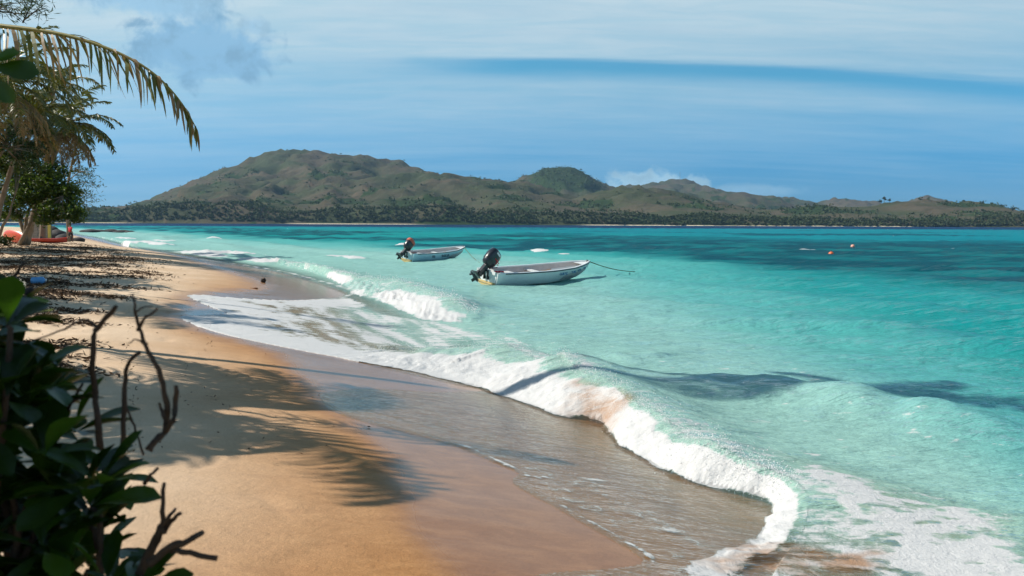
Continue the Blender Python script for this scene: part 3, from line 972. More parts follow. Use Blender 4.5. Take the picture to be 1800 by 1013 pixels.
# coconut palms standing over the belt
n = 300
fx_ = np.concatenate([rs.uniform(-1000, 250, 130), rs.uniform(560, 1050, 170)])
fy_ = shore_y(fx_) + 24 + rs.uniform(0, 55, n)
fz_ = island_z(fx_, fy_)
hh = rs.uniform(6, 13, n)
Vs, Fs = [], []; base_i = 0
for x0, y0, z0, h_ in zip(fx_, fy_, fz_, hh):
    lean = rs.normal(0, 0.8, 2)
    top = np.array([x0 + lean[0], y0 + lean[1], z0 + h_])
    v = [(x0 - .25, y0, z0), (x0 + .25, y0, z0), (top[0] + .18, top[1], top[2]), (top[0] - .18, top[1], top[2])]
    f = [(0, 1, 2, 3)]
    for q in range(9):
        an = rs.uniform(0, 6.28); ln = rs.uniform(2.4, 3.6); up = rs.uniform(-.5, .9)
        d = np.array([math.cos(an), math.sin(an), up]); s_ = np.array([-math.sin(an), math.cos(an), 0]) * .55
        mid = top + d * ln * .55; tip = top + np.array([d[0], d[1], up - .9]) * ln
        i0 = len(v)
        v += [top, mid + s_ - [0, 0, .4], tip, mid - s_ - [0, 0, .4]]
        f.append((i0, i0 + 1, i0 + 2, i0 + 3))
    Vs.append(np.array(v)); Fs.append(np.array(f) + base_i); base_i += len(v)
o = mesh_np('palm_grove', np.vstack(Vs), np.vstack(Fs), m_farveg, smooth=False)
tag(o, 'far coconut palms rising along the island shore', 'palms', kind='stuff')
# scrub and gully woods on the slopes
n = 26000
hx_ = rs.uniform(-2000, 1900, n); hy_ = rs.uniform(1640, 3700, n)
hz_ = island_z(hx_, hy_)
fr_ = fbm(hx_ / 170, hy_ / 170, 4, 15) + 0.25 * fbm(hx_ / 40, hy_ / 40, 3, 19) - 0.0012 * (hz_ - 60)
crag_ = np.exp(-((hx_ - at_y(985, 300, 3500)[0]) / 190.0) ** 2) * (hy_ > 3150) * (hz_ > 95)
keep_ = (hz_ > 4) & ((fr_ > 0.14) | (rs.uniform(0, 1, n) < 0.025) | (crag_ > .4)) & (np.abs(hx_ / hy_) < 0.66)
hx_, hy_, hz_ = hx_[keep_], hy_[keep_], hz_[keep_]
n = len(hx_); hh = rs.uniform(3.0, 8.5, n); k = 7
pts = np.stack([hx_, hy_, hz_ + hh * .4], 1)[:, None, :] + rs.normal(size=(n, k, 3)) * np.stack([hh * .36, hh * .36, hh * .2], 1)[:, None, :]
V, F = leaf_quads(pts.reshape(-1, 3), 4.6, 3.6)
o = mesh_np('hillside_scrub', V, F, m_farveg, smooth=False)
tag(o, 'scattered scrub and gully woods on the island slopes', 'scrub', kind='stuff')


def ridge_tree(u, v, D, h_, spread, label):
    p = at_y(u, v, D)
    z0 = float(island_z(np.array([p[0]]), np.array([D]))[0]) - 1
    r = empty('ridge_tree', (p[0], D, z0))
    b = MB(); b.tube([(0, 0, 0), (.4, 0, h_ * .5), (.2, 0, h_ * .8)], [.5, .35, .2], 6)
    b.build('trunk', m_bark, r)
    pts = clumps([(0, 0, h_ * .78, spread, spread, h_ * .26), (spread * .5, 0, h_ * .6, spread * .6, spread * .6, h_ * .15)], .12, 1.0, 12)
    V, F = leaf_quads(pts, 2.0, 1.5)
    mesh_np('crown', V, F, m_farveg, r, smooth=False)
    tag(r, label, 'tree', 'lone trees on the island skyline')


ridge_tree(1547, 356, 1960, 11, 3.6, 'small dark tree on the skyline, left of the three close together')
ridge_tree(1554, 356, 1960, 14, 4.2, 'tallest dark tree of the three close together on the skyline')
ridge_tree(1563, 356, 1960, 10, 3.6, 'dark tree on the skyline, right of the three close together')
ridge_tree(1694, 356, 1965, 7, 3.4, 'single low tree on the rightmost grassy hilltop of the island')
ridge_tree(1393, 362, 1950, 6, 2.4, 'tiny lone tree on the low ridge left of the three trees')
ridge_tree(332, 331, 2950, 13, 6, 'tiny lone tree on the left flank of the big hill')

p = at_y(1195, 320, 5000)
mast = empty('radio_mast', (p[0], 5000, float(island_z(np.array([p[0]]), np.array([5000.0]))[0])))
b = MB(); b.tube([(0, 0, -3), (0, 0, 46)], [1.1, .7], 6); b.build('pole', simple('mast_grey', lin(120, 126, 130), .6), mast)
b = MB(); b.tube([(-4, 0, 38), (4, 0, 38)], .5, 5); b.build('crossbar', bpy.data.materials['mast_grey'], mast)
tag(mast, 'thin grey mast on the pointed far hilltop', 'mast')

# haze between here and the island
m_hz, t = material('haze')
pv = t.n('ShaderNodeVolumePrincipled', ins={'Color': (0.42, 0.68, 1.0, 1), 'Density': 0.00004, 'Anisotropy': 0.2})
t.n('ShaderNodeOutputMaterial', ins={'Volume': pv.outputs[0]})
b = MB(); b.box((0, 4400, 195), (15000, 12400, 406))
hz = b.build('haze', m_hz, smooth=False)
tag(hz, 'thin blue sea haze over the bay', 'haze', kind='stuff')
# ------------------------------------------------------------------ palms
def frond_curve(base, az, e0, length, droop, n_=22, twist=0.0):
    pts = [np.array(base, float)]; T = []
    for i in range(n_):
        t_ = i / (n_ - 1)
        e = e0 - droop * t_ ** 1.25
        a_ = az + twist * t_ * t_
        d = np.array([math.cos(e) * math.cos(a_), math.cos(e) * math.sin(a_), math.sin(e)])
        T.append(d); pts.append(pts[-1] + d * length / n_)
    return np.array(pts[:-1]), np.array(T)


def leaflet_strip(p0, d0, length, width, hang, r, segs=4, side_n=None):
    """one narrow leaflet: a strip bending towards the ground"""
    d = np.array(d0, float); d /= np.linalg.norm(d)
    wv = np.cross(d, [0, 0, 1.0])
    if np.linalg.norm(wv) < .1:
        wv = np.array([1.0, 0, 0])
    wv /= np.linalg.norm(wv)
    ang = r.uniform(-1.2, 1.2)
    wv = wv * math.cos(ang) + np.cross(d, wv) * math.sin(ang)
    P = [np.array(p0, float)]; 
    for i in range(segs):
        P.append(P[-1] + d * length / segs)
        d = d + np.array([r.normal(0, .05), r.normal(0, .05), -hang]); d /= np.linalg.norm(d)
    V = []
    prof = [0.55, 1.0, 0.85, 0.55, 0.08] if segs == 4 else list(np.interp(np.linspace(0, 1, segs + 1), [0, .2, .5, .8, 1], [.5, 1, .9, .55, .06]))
    for i, p in enumerate(P):
        V += [p - wv * width * .5 * prof[i], p + wv * width * .5 * prof[i]]
    F = [(2 * i, 2 * i + 1, 2 * i + 3, 2 * i + 2) for i in range(segs)]
    return V, F


def frond_mesh(base, az, e0, length, droop, r, n_leaf=46, lmax=0.75, width=0.045, hang=0.28, twist=0.0, fold=0.0):
    pts, T = frond_curve(base, az, e0, length, droop, 22, twist)
    rb = MB()
    rb.tube(pts[::2], list(np.interp(np.arange(0, len(pts), 2), [0, len(pts) - 1], [0.035, 0.006])), 5)
    lv = MB()
    for i in range(n_leaf):
        t_ = 0.13 + 0.87 * i / (n_leaf - 1)
        k_ = t_ * (len(pts) - 1); j = min(int(k_), len(pts) - 2)
        p = pts[j] + (pts[j + 1] - pts[j]) * (k_ - j); tg = T[j]
        lat = np.cross(tg, [0, 0, 1.0]); lat /= np.linalg.norm(lat) + 1e-6
        L = lmax * np.interp(t_, [0.1, .3, .6, .9, 1], [.55, 1, .92, .6, .35])
        for s_ in (-1, 1):
            if r.uniform() < 0.06:
                continue
            d0 = lat * s_ * (0.8 - fold) + tg * 0.55 + np.array([0, 0, 0.12 - fold]) + r.normal(0, .07, 3)
            V, F = leaflet_strip(p, d0, L * r.uniform(.8, 1.1), width * r.uniform(.8, 1.15), hang * r.uniform(.6, 1.5), r)
            lv.add(V, F)
    return rb, lv, pts, T


m_husk = simple('coconut_husk', lin(112, 92, 50), .6, .2)


def palm(name, base, crown, n_fronds, flen, label, cat='palm', seed=1, dead=3, lmax=0.75, trunk_r=0.16, bend=0.25, group=None, skip=None, width=.045, nleaf=46):
    r = np.random.RandomState(seed)
    root = empty(name, base)
    c = np.array(crown) - np.array(base)
    tr = MB(); P = []
    for i in range(15):
        t_ = i / 14
        P.append((c[0] * (t_ ** (1 + bend)), c[1] * (t_ ** (1 + bend)), c[2] * t_))
    rad = [trunk_r * (1.45 - 1.0 * min(1, i / 2.5) * .42 - 0.35 * i / 14) * (1 + .05 * (-1) ** i) for i in range(15)]
    tr.tube(P, rad, 10)
    tr.build('trunk', m_palmbark, root)
    for i in range(n_fronds):
        az = 2 * math.pi * (i / n_fronds) * 2.618 + r.uniform(-.25, .25)
        if skip and skip(az % (2 * math.pi)):
            continue
        lev = i / max(1, n_fronds - 1)
        e0 = 1.25 - 1.25 * lev + r.uniform(-.12, .12)
        rb, lv, _, _ = frond_mesh(c, az, e0, flen * r.uniform(.85, 1.08) * (1.12 if (az % 6.283) > 4.9 else 1.0), 1.15 + .45 * r.uniform() + 0.3 * lev, r, nleaf, lmax, width, .25 + .2 * lev)
        rib = rb.build('frond', m_rachis, root)
        lv.build('leaflets', m_palm, rib, smooth=False)
    for i in range(dead):
        az = r.uniform(0, 6.28)
        if skip and skip(az % (2 * math.pi)):
            continue
        rb, lv, _, _ = frond_mesh(c - np.array([0, 0, .15]), az, -0.5 + r.uniform(-.3, .2), flen * .75, .9, r, 30, lmax * .8, width * .8, .6)
        rib = rb.build('dead_frond', m_rachis, root)
        lv.build('leaflets', m_palmdry, rib, smooth=False)
    nut_me = None
    for i in range(5):
        a_ = r.uniform(0, 6.28)
        if nut_me is None:
            nb_ = MB(); nb_.ball((0, 0, 0), .11, 8, 6)
            no = nb_.build('coconut', m_husk, root); nut_me = no.data
        else:
            no = bpy.data.objects.new('coconut', nut_me); col.objects.link(no); no.parent = root
        no.location = c + np.array([.24 * math.cos(a_), .24 * math.sin(a_), -.12 - .1 * r.uniform()])
    tag(root, label, cat, group)
    return root


# the near palm: its crown stands just left of the frame, one long frond reaches in
NP_CROWN = (-8.5, 10.3, 4.9)
near_palm = palm('coconut_palm', (-9.9, 10.9, sz(-9.9, 10.9) - .1), NP_CROWN, 32, 4.0, 'near coconut palm at the left edge whose long drooping frond hangs into the sky',
                 seed=5, dead=2, lmax=.85, width=.062, nleaf=64, skip=lambda a_: a_ < 1.2 or a_ > 5.62)
# the long frond over the beach, leaflet by leaflet
r5 = np.random.RandomState(55)
FR_PIX = [(-350, 92), (-270, 62), (-190, 44), (-90, 36), (0, 46), (70, 54), (130, 66), (185, 84), (230, 104), (268, 128), (300, 158), (325, 190), (343, 222)]
fr_p = smooth_line([at_y(u, v, 10.3 - 0.0009 * (u + 350)) for u, v in FR_PIX], 4)
loc = np.array(near_palm.location)
rb = MB()
rb.tube(fr_p - loc, list(np.interp(np.arange(len(fr_p)), [0, len(fr_p) - 1], [.038, .006])), 6)
rib = rb.build('frond', m_rachis, near_palm)
rib['label'] = 'long drooping frond reaching right over the beach'
seg = np.linalg.norm(np.diff(fr_p, axis=0), axis=1); cum = np.concatenate([[0], np.cumsum(seg)])
n_l = 74
for i in range(n_l):
    s_ = cum[-1] * (0.18 + 0.82 * i / (n_l - 1))
    p = np.array([np.interp(s_, cum, fr_p[:, q]) for q in range(3)])
    p2 = np.array([np.interp(min(s_ + .05, cum[-1]), cum, fr_p[:, q]) for q in range(3)])
    p1 = np.array([np.interp(s_ - .05, cum, fr_p[:, q]) for q in range(3)])
    tg = p2 - p1; tg /= np.linalg.norm(tg)
    t_ = s_ / cum[-1]
    L = np.interp(t_, [.15, .4, .6, .8, .95, 1], [.80, .82, .74, .60, .42, .36])
    for sd in (-1, 1):
        if r5.uniform() < .05:
            continue
        if r5.uniform() < .82:
            d0 = np.array([0, sd * .52, -0.56]) + tg * .42 + r5.normal(0, .07, 3)
            hang = .30
        else:                                              # a few stubs stand up along the rib
            d0 = np.array([0, sd * .5, 0.30]) + tg * .75 + r5.normal(0, .1, 3)
            hang = .25; L = L * .45
        V, F = leaflet_strip((0, 0, 0), d0, L * r5.uniform(.68, 1.12), .040 * r5.uniform(.75, 1.2), hang * r5.uniform(.5, 1.3), r5, 6)
        lb = MB(); lb.add(V, F)
        dry = r5.uniform() < .30 + .3 * t_
        lo = lb.build('leaflet', m_palmdry if dry else m_palm, rib, smooth=False)
        lo.location = p - loc
# tall palm out of the picture on the left: its trunk throws the long thin shadow
palm('coconut_palm', (-12.2, 13.3, sz(-12.2, 13.3) - .1), (-8.5, 15.8, 12.2), 20, 3.3, 'tall leaning coconut palm beyond the left edge whose thin trunk shadow crosses the beach',
     seed=9, dead=1, lmax=.75, bend=.5, trunk_r=.14, width=.07, nleaf=56, skip=lambda a_: abs(math.sin(a_)) > .62)
palm('coconut_palm', (-18.6, 21.0, sz(-18.6, 21) - .1), (-16.9, 20.4, 7.2), 22, 3.6, 'coconut palm left of the frame shading the debris strewn sand',
     seed=12, dead=2, lmax=.8, width=.065, nleaf=56)
# palms standing in the picture further along the beach
pc = at_y(112, 226, 62)
pb = at_y(34, 404, 62)
palm('coconut_palm', (pb[0], 62.6, sz(pb[0], 62.6) - .2), tuple(pc), 22, 4.4, 'leaning coconut palm above the orange kayaks with brown hanging fronds', seed=21, dead=16, lmax=.95, trunk_r=.26,
     bend=.1, width=.11, nleaf=46)
pc = at_y(6, 150, 44)
palm('coconut_palm', (pc[0] - 3.5, 44.5, sz(pc[0] - 3.5, 44.5) - .2), tuple(pc), 24, 4.4, 'coconut palm at the left edge with tangled fronds behind the near frond', seed=23, dead=12, lmax=.9, trunk_r=.2,
     bend=.4, width=.09, nleaf=46)
pc = at_y(96, 150, 70)
palm('coconut_palm', (pc[0] - 2.0, 71, sz(pc[0] - 2, 71) - .2), tuple(pc), 12, 4.0, 'farthest coconut palm rising behind the leaning palm at left', seed=29, dead=6, lmax=.9, trunk_r=.2, bend=.3, width=.11, nleaf=40)


pc = at_y(52, 205, 54)
palm('coconut_palm', (pc[0] - 3.0, 54.5, sz(pc[0] - 3, 54.5) - .2), tuple(pc), 22, 4.2, 'bushy coconut palm between the leaning palm and the left edge', seed=35, dead=10, lmax=.9, trunk_r=.18, bend=.3, width=.1, nleaf=44)


# ------------------------------------------------------------------ broadleaf trees
def tree(name, base, limbs, ells, per, cr, nleaf, leaf, mat, label, seed=1, cat='tree', trunk_r=.2, group=None, bark=None):
    """limbs: lists of points in world space; ells: crown ellipsoids in world space"""
    r = np.random.RandomState(seed)
    root = empty(name, base)
    B0 = np.array(base)
    tb = MB()
    for L in limbs:
        P = smooth_line(np.array(L) - B0, 4) if len(L) > 2 else np.array(L) - B0
        P = P + r.normal(0, .02, P.shape)
        tb.tube(P, list(np.linspace(trunk_r, trunk_r * .3, len(P))), 7)
    # twigs reach out into the crown
    for (cx, cy, cz, rx, ry, rz) in ells:
        st = np.array(limbs[r.randint(len(limbs))][-1]) - B0
        for k_ in range(5):
            d = unit(1, r)[0] * np.array([rx, ry, rz]) * .8
            e = np.array([cx, cy, cz]) - B0 + d
            mid = (st + e) / 2 + r.normal(0, .25, 3)
            tb.tube([st, mid, e], [trunk_r * .3, trunk_r * .18, trunk_r * .06], 5)
    tb.build('trunk', bark or m_bark, root)
    pts = clumps(ells, per, cr, nleaf, r)
    V, F = leaf_quads(pts - B0, leaf, leaf * .55, r, 0.25, 0.1)
    mesh_np('crown', V, F, mat, root, smooth=False)
    tag(root, label, cat, group)
    return root


def ell(u, v, D, ru, rv, rd):
    p = at_y(u, v, D); k_ = D / 1500.0
    return (p[0], D, p[2], ru * k_, rd, rv * k_)


def gp(u, D):
    p = at_y(u, 400, D)
    return np.array([p[0], D, sz(p[0], D) - .1])


g0 = gp(40, 60)
tree('beach_tree', g0, [[g0, at_y(50, 372, 60), at_y(80, 340, 60)], [g0 + [.2, .3, 0], at_y(30, 370, 60.5), at_y(20, 330, 61)], [g0 + [-.2, -.3, 0], at_y(70, 365, 59.5), at_y(110, 345, 59)]],
     [ell(112, 345, 60, 30, 32, 1.4), ell(128, 374, 59, 21, 22, 1.0), ell(70, 328, 60, 44, 34, 1.7), ell(30, 300, 61, 42, 36, 1.7), ell(35, 350, 59, 38, 24, 1.3), ell(92, 302, 60.5, 26, 22, 1.2), ell(85, 366, 58.6, 28, 14, .9), ell(48, 270, 61.5, 30, 22, 1.2), ell(78, 384, 58.8, 26, 12, .8), ell(20, 378, 58.8, 24, 12, .8)],
     5.0, .38, 22, .24, m_leaf, 'rounded green broadleaf tree overhanging the orange kayaks', 31, trunk_r=.16)
g1 = gp(-30, 56)
tree('beach_tree', g1, [[g1, at_y(-10, 350, 56), at_y(0, 290, 56)], [g1 + [.3, 0, 0], at_y(0, 370, 55.6), at_y(14, 330, 55.5)], [g1 + [.5, .2, 0], at_y(12, 385, 55.6), at_y(26, 345, 55.5)]],
     [ell(-20, 268, 56, 50, 34, 2.0), ell(20, 286, 57, 28, 18, 1.3), ell(-30, 330, 56, 40, 30, 1.8)],
     4.0, .4, 20, .24, m_leaf, 'leafy tree with pale crooked stems at the far left edge', 33, trunk_r=.12)
g6 = gp(-60, 50)
tree('tall_tree', g6, [[g6, at_y(-45, 330, 50), at_y(-20, 240, 50)], [g6 + [.3, 0, 0], at_y(-30, 320, 50.5), at_y(10, 260, 50.5)]],
     [ell(-30, 190, 50, 46, 46, 1.8), ell(14, 240, 51, 34, 30, 1.5), ell(40, 282, 52, 30, 22, 1.3), ell(-20, 130, 50, 34, 30, 1.3), ell(58, 262, 53, 22, 18, 1.0), ell(70, 225, 53, 24, 20, 1.0), ell(30, 175, 52, 26, 22, 1.1)],
     3.0, .42, 20, .22, m_leafdark, 'dusky tall tree filling the gap between the palms at the left edge', 37, trunk_r=.14)
# casuarina: wispy, the sky shows through
g2 = gp(120, 84)
root = empty('casuarina_tree', g2)
r7 = np.random.RandomState(71)
tb = MB(); nl = []
tp = [np.zeros(3), at_y(118, 340, 84) - g2, at_y(126, 290, 84) - g2, at_y(132, 262, 84) - g2]
tb.tube(smooth_line(tp, 4), list(np.linspace(.2, .04, 13)), 6)
for (u, v, u2, v2) in ((120, 340, 168, 352), (120, 345, 160, 370), (122, 325, 172, 328), (123, 315, 160, 302), (126, 300, 165, 318), (128, 290, 152, 272), (130, 275, 142, 255), (120, 335, 150, 340), (118, 320, 90, 300)):
    a_, e_ = at_y(u, v, 84) - g2, at_y(u2, v2, 84 + r7.uniform(-1.5, 1.5)) - g2
    m_ = (a_ + e_) / 2 + np.array([0, 0, .35])
    P = smooth_line([a_, m_, e_], 6)
    tb.tube(P, list(np.linspace(.06, .015, len(P))), 5)
    for q in P[3:]:
        nl.append(q + r7.normal(0, 1, (16, 3)) * np.array([.42, .42, .26]))
tb.build('trunk', m_bark, root)
V, F = leaf_quads(np.concatenate(nl), .42, .075, r7, 0.2, .35)
mesh_np('crown', V, F, m_wisp, root, smooth=False)
tag(root, 'wispy casuarina against the sky right of the broadleaf tree', 'tree')
# ironwood whose twigs cross the top left corner
g3 = np.array([-19.0, 24.0, sz(-19.0, 24.0)])
root = empty('ironwood_tree', g3)
tb = MB(); nl = []
top = np.array([-16.4, 24.0, 10.4])
tb.tube(smooth_line([np.zeros(3), np.array([.5, 0, 3.0]), top - g3], 5), list(np.linspace(.11, .05, 11)), 7)
for (u, v, u2, v2) in ((-60, 20, 60, 4), (-60, 20, 46, 42), (-60, 10, 30, -16), (-20, 18, 82, 14), (-60, -10, 70, -20), (-30, 15, 20, 8), (-30, 30, 38, 20), (40, 40, 62, -8), (44, 34, 80, 6)):
    a_, e_ = at_y(u, v, 24) - g3, at_y(u2, v2, 24 + r7.uniform(-.5, .5)) - g3
    P = smooth_line([a_, (a_ + e_) / 2 + r7.normal(0, .12, 3), e_], 5)
    tb.tube(P, list(np.linspace(.024, .007, len(P))), 5)
    for q in P[4:]:
        if r7.uniform() < .75:
            nl.append(q + r7.normal(0, 1, (12, 3)) * np.array([.15, .15, .12]))
tb.build('trunk', simple('dark_twig', lin(64, 54, 44), .8), root)
V, F = leaf_quads(np.concatenate(nl), .26, .03, r7)
mesh_np('crown', V, F, m_wisp, root, smooth=False)
tag(root, 'thin bare twigs with dark needle tufts above the near frond', 'tree')

# trees left of the frame that shade the upper beach
for k_, (x0, y0, zc_, rr_, lab) in enumerate(((-20.2, 27.0, 6.6, 2.9, 'beach tree out of frame at left shading the middle of the debris'),
                                          (-26.4, 37.0, 7.0, 3.5, 'beach tree out of frame at left shading the sand before the kayaks'),
                                          (-33.4, 48.0, 7.2, 3.8, 'beach tree out of frame at left nearest the kayaks'))):
    g4 = np.array([x0 - .6, y0, sz(x0 - .6, y0) - .1])
    tree('beach_tree', g4, [[g4, np.array([x0 - .2, y0, 3.2]), np.array([x0, y0, zc_ - .6])]],
         [(x0, y0, zc_, rr_, rr_, rr_ * .5), (x0 + rr_ * .5, y0 - rr_ * .7, zc_ - .5, rr_ * .6, rr_ * .6, rr_ * .35), (x0 - .5, y0 + rr_ * .8, zc_ - .2, rr_ * .7, rr_ * .6, rr_ * .4)],
         2.6, .5, 18, .30, m_leaf, lab, 40 + k_, trunk_r=.14)

# ------------------------------------------------------------------ the dark shrub in the foreground
m_shrub, t = material('shrub_leaf')
P = t.n('ShaderNodeTexCoord').outputs['Object']
inf = t.n('ShaderNodeObjectInfo').outputs['Random']
c = t.mix(t.math('ADD', t.math('MULTIPLY', inf, .7), t.math('MULTIPLY', t.noise(P, 25, 3), .3)), (*lin(12, 28, 9), 1), (*lin(58, 88, 24), 1))
bn = t.n('ShaderNodeBump', ins={'Strength': .3, 'Distance': .004, 'Height': t.noise(P, 60, 3)})
bb = t.n('ShaderNodeBsdfPrincipled', ins={'Base Color': c, 'Roughness': .34, 'Normal': bn.outputs[0], 'Specular IOR Level': .45})
tr = t.n('ShaderNodeBsdfTranslucent', ins={'Color': t.n('ShaderNodeMix', data_type='RGBA', blend_type='MULTIPLY', ins={0: 1.0, 6: c, 7: (1.3, 1.5, .5, 1)}).outputs[2]})
finish(t, t.n('ShaderNodeMixShader', ins={0: .38, 1: bb.outputs[0], 2: tr.outputs[0]}).outputs[0])
m_twig = simple('dark_brown_twig', lin(70, 52, 40), .85, .3, 30, .8, 90)


def big_leaf_mesh(seed, L=.135, W=.066):
    """obovate leaf: narrow at the stalk, broad rounded end, raised along the midrib"""
    r = np.random.RandomState(seed)
    bend = r.uniform(.15, .7); cup = r.uniform(.12, .35)
    V = []; nx, ny = 9, 5
    for i in range(nx):
        t_ = i / (nx - 1)
        w_ = W * .5 * (math.sin(math.pi * min(1, t_ * .62 + .02 + .30 * t_ ** 3)) ** .8) * (1 if t_ < .97 else .5)
        w_ = W * .5 * np.interp(t_, [0, .1, .35, .65, .85, .96, 1], [.06, .16, .62, 1, .92, .5, .12])
        zc_ = -bend * L * t_ * t_ * .5
        for j in range(ny):
            s_ = (j / (ny - 1)) * 2 - 1
            V.append((t_ * L, s_ * w_, zc_ + cup * abs(s_) ** 1.5 * w_))
    F = [(i * ny + j, i * ny + j + 1, (i + 1) * ny + j + 1, (i + 1) * ny + j) for i in range(nx - 1) for j in range(ny - 1)]
    me = bpy.data.meshes.new('leaf')
    me.from_pydata(V, [], F); me.materials.append(m_shrub)
    me.polygons.foreach_set('use_smooth', [True] * len(F)); me.update()
    return me


LEAF_ME = [big_leaf_mesh(k_) for k_ in range(6)]
sb = np.array([-1.25, 2.05, sz(-1.25, 2.05) - .05])
shrub = empty('beach_shrub', sb)
tag(shrub, 'dark big leaved shrub with bare twigs in the lower left foreground', 'shrub')
r8 = np.random.RandomState(88)


def put_leaf(parent, base, p, d, roll, s_):
    d = Vector(d).normalized()
    q = d.to_track_quat('X', 'Z') @ Euler((roll, 0, 0)).to_quaternion()
    o_ = bpy.data.objects.new('leaf', LEAF_ME[r8.randint(6)])
    col.objects.link(o_)
    o_.parent = parent
    o_.location = Vector(p) - Vector(base)
    o_.rotation_mode = 'QUATERNION'; o_.rotation_quaternion = q
    o_.scale = (s_, s_, s_)
    return o_


stem_mb = []
lim_v = [520, 560, 620, 660, 700, 760, 800, 880, 950, 1013, 1080]
lim_u = [4, 40, 72, 78, 105, 180, 215, 200, 215, 245, 280]
n_w = 0
while n_w < 160:
    v = r8.uniform(545, 1075); umax = np.interp(v, lim_v, lim_u)
    u = r8.uniform(-170, umax - 22)
    D = r8.uniform(1.75, 2.4)
    c = at_y(u, v, D)
    ax = Vector((r8.normal(.15, .35), r8.normal(-.1, .35), 1)).normalized()
    for k_ in range(r8.randint(5, 8)):
        an = k_ * 2.4 + r8.uniform(-.3, .3)
        e = r8.uniform(.1, 1.1)
        side = ax.orthogonal().normalized()
        side.rotate(Matrix.Rotation(an, 3, ax))
        d = side * math.cos(e) + ax * math.sin(e)
        put_leaf(shrub, sb, c + np.array(d) * .012, d, r8.uniform(-.4, .4), r8.uniform(.6, 1.1))
    stem_mb.append((c, ax))
    n_w += 1
for c, ax in stem_mb[::3]:
    b = MB()
    e = np.array(c) - sb
    st = np.array([r8.uniform(-.25, .3), r8.uniform(-.15, .2), 0])
    mid = st * .4 + e * .6 + np.array([r8.normal(0, .06), r8.normal(0, .06), -.25])
    b.tube(smooth_line([st, mid, e - np.array(ax) * .1, e], 3), [.011, .010, .0095, .009, .008, .0075, .007, .006, .005, .004], 6)
    b.build('stem', m_twig, shrub)
TW = [([(178, 790), (172, 740), (166, 690), (163, 630), (166, 590), (176, 570), (190, 556), (206, 537)], 1.9, .0075, .005),
      ([(170, 575), (150, 563), (128, 570), (105, 583), (60, 600)], 1.9, .004, .0015),
      ([(216, 790), (217, 720), (221, 665), (228, 635), (246, 618)], 1.95, .006, .004),
      ([(252, 800), (240, 760), (228, 730), (218, 700)], 1.97, .003, .002),
      ([(262, 792), (275, 772), (290, 760), (294, 725), (290, 690), (278, 650), (262, 620), (248, 588), (240, 560), (237, 535), (232, 518)], 1.85, .0085, .002),
      ([(244, 580), (252, 562), (265, 552), (277, 543)], 1.85, .004, .002),
      ([(240, 548), (252, 541), (266, 539)], 1.85, .0025, .001),
      ([(292, 756), (303, 738), (308, 710), (310, 678)], 1.85, .007, .005),
      ([(289, 735), (283, 718), (280, 708)], 1.85, .004, .003),
      ([(258, 605), (240, 598), (226, 602)], 1.85, .0025, .001),
      ([(120, 720), (130, 700), (146, 675)], 2.0, .004, .003), ([(122, 712), (140, 700), (166, 690)], 2.0, .0035, .002),
      ([(262, 990), (300, 962), (330, 952), (354, 935)], 1.8, .010, .006), ([(300, 968), (335, 974), (382, 982)], 1.8, .006, .007),
      ([(285, 935), (286, 900), (288, 848)], 1.85, .006, .004), ([(284, 925), (297, 910), (309, 895)], 1.85, .006, .003), ([(286, 935), (300, 918), (317, 902)], 1.85, .007, .004),
      ([(240, 1020), (270, 960), (284, 925)], 1.85, .012, .009), ([(255, 850), (265, 835), (279, 823)], 1.9, .005, .003),
      ([(20, 1000), (30, 930), (18, 860), (8, 830)], 1.9, .010, .006), ([(30, 930), (52, 880), (75, 845)], 1.9, .008, .004), ([(40, 990), (62, 930), (70, 890)], 1.95, .009, .006),
      ([(0, 505), (22, 488), (44, 462)], 2.2, .006, .004)]
for pl_, D, r0, r1 in TW:
    P = smooth_line([at_y(u, v, D + r8.normal(0, .012)) - sb for u, v in pl_], 3)
    P = P + r8.normal(0, .0012, P.shape)
    b = MB(); rad = np.linspace(r0, r1, len(P)) * r8.uniform(.88, 1.15, len(P))
    b.tube(P, list(rad), 7)
    b.build('twig', m_twig, shrub)

# the tree over the shrub; one twig of leaves hangs into the picture top left
g5 = np.array([-6.9, 2.7, sz(-6.9, 2.7) - .1])
shade = tree('sea_almond_tree', g5, [[g5, np.array([-6.7, 2.6, 2.4]), np.array([-6.4, 2.4, 4.2])], [g5 + [0, 0, .1], np.array([-4.5, 2.3, 3.2]), np.array([-2.4, 2.1, 3.32]), np.array([-1.5, 2.0, 3.2])]],
             [(-5.6, 2.4, 4.9, 1.9, 1.5, .8), (-4.6, 1.9, 4.3, 1.5, 1.3, .6), (-6.6, 3.0, 4.4, 1.2, 1.0, .6)], 6.0, .4, 20, .24, m_leafdark,
             'tree left of the camera whose bright leaf tip shows at the upper left edge', 51, trunk_r=.055)
for (u, v, du, dv, s_) in ((-18, 118, 1, .05, 1.15), (-20, 112, .9, -.35, .8), (-30, 128, .7, .6, .9), (-32, 105, .4, -.9, .9), (-50, 120, -.6, .5, .9), (-8, 100, .3, -.9, .6)):
    p = at_y(u, v, 2.0)
    put_leaf(shade, g5, p, (du, -.15, -dv), r8.uniform(.6, 1.2), s_ * .72)
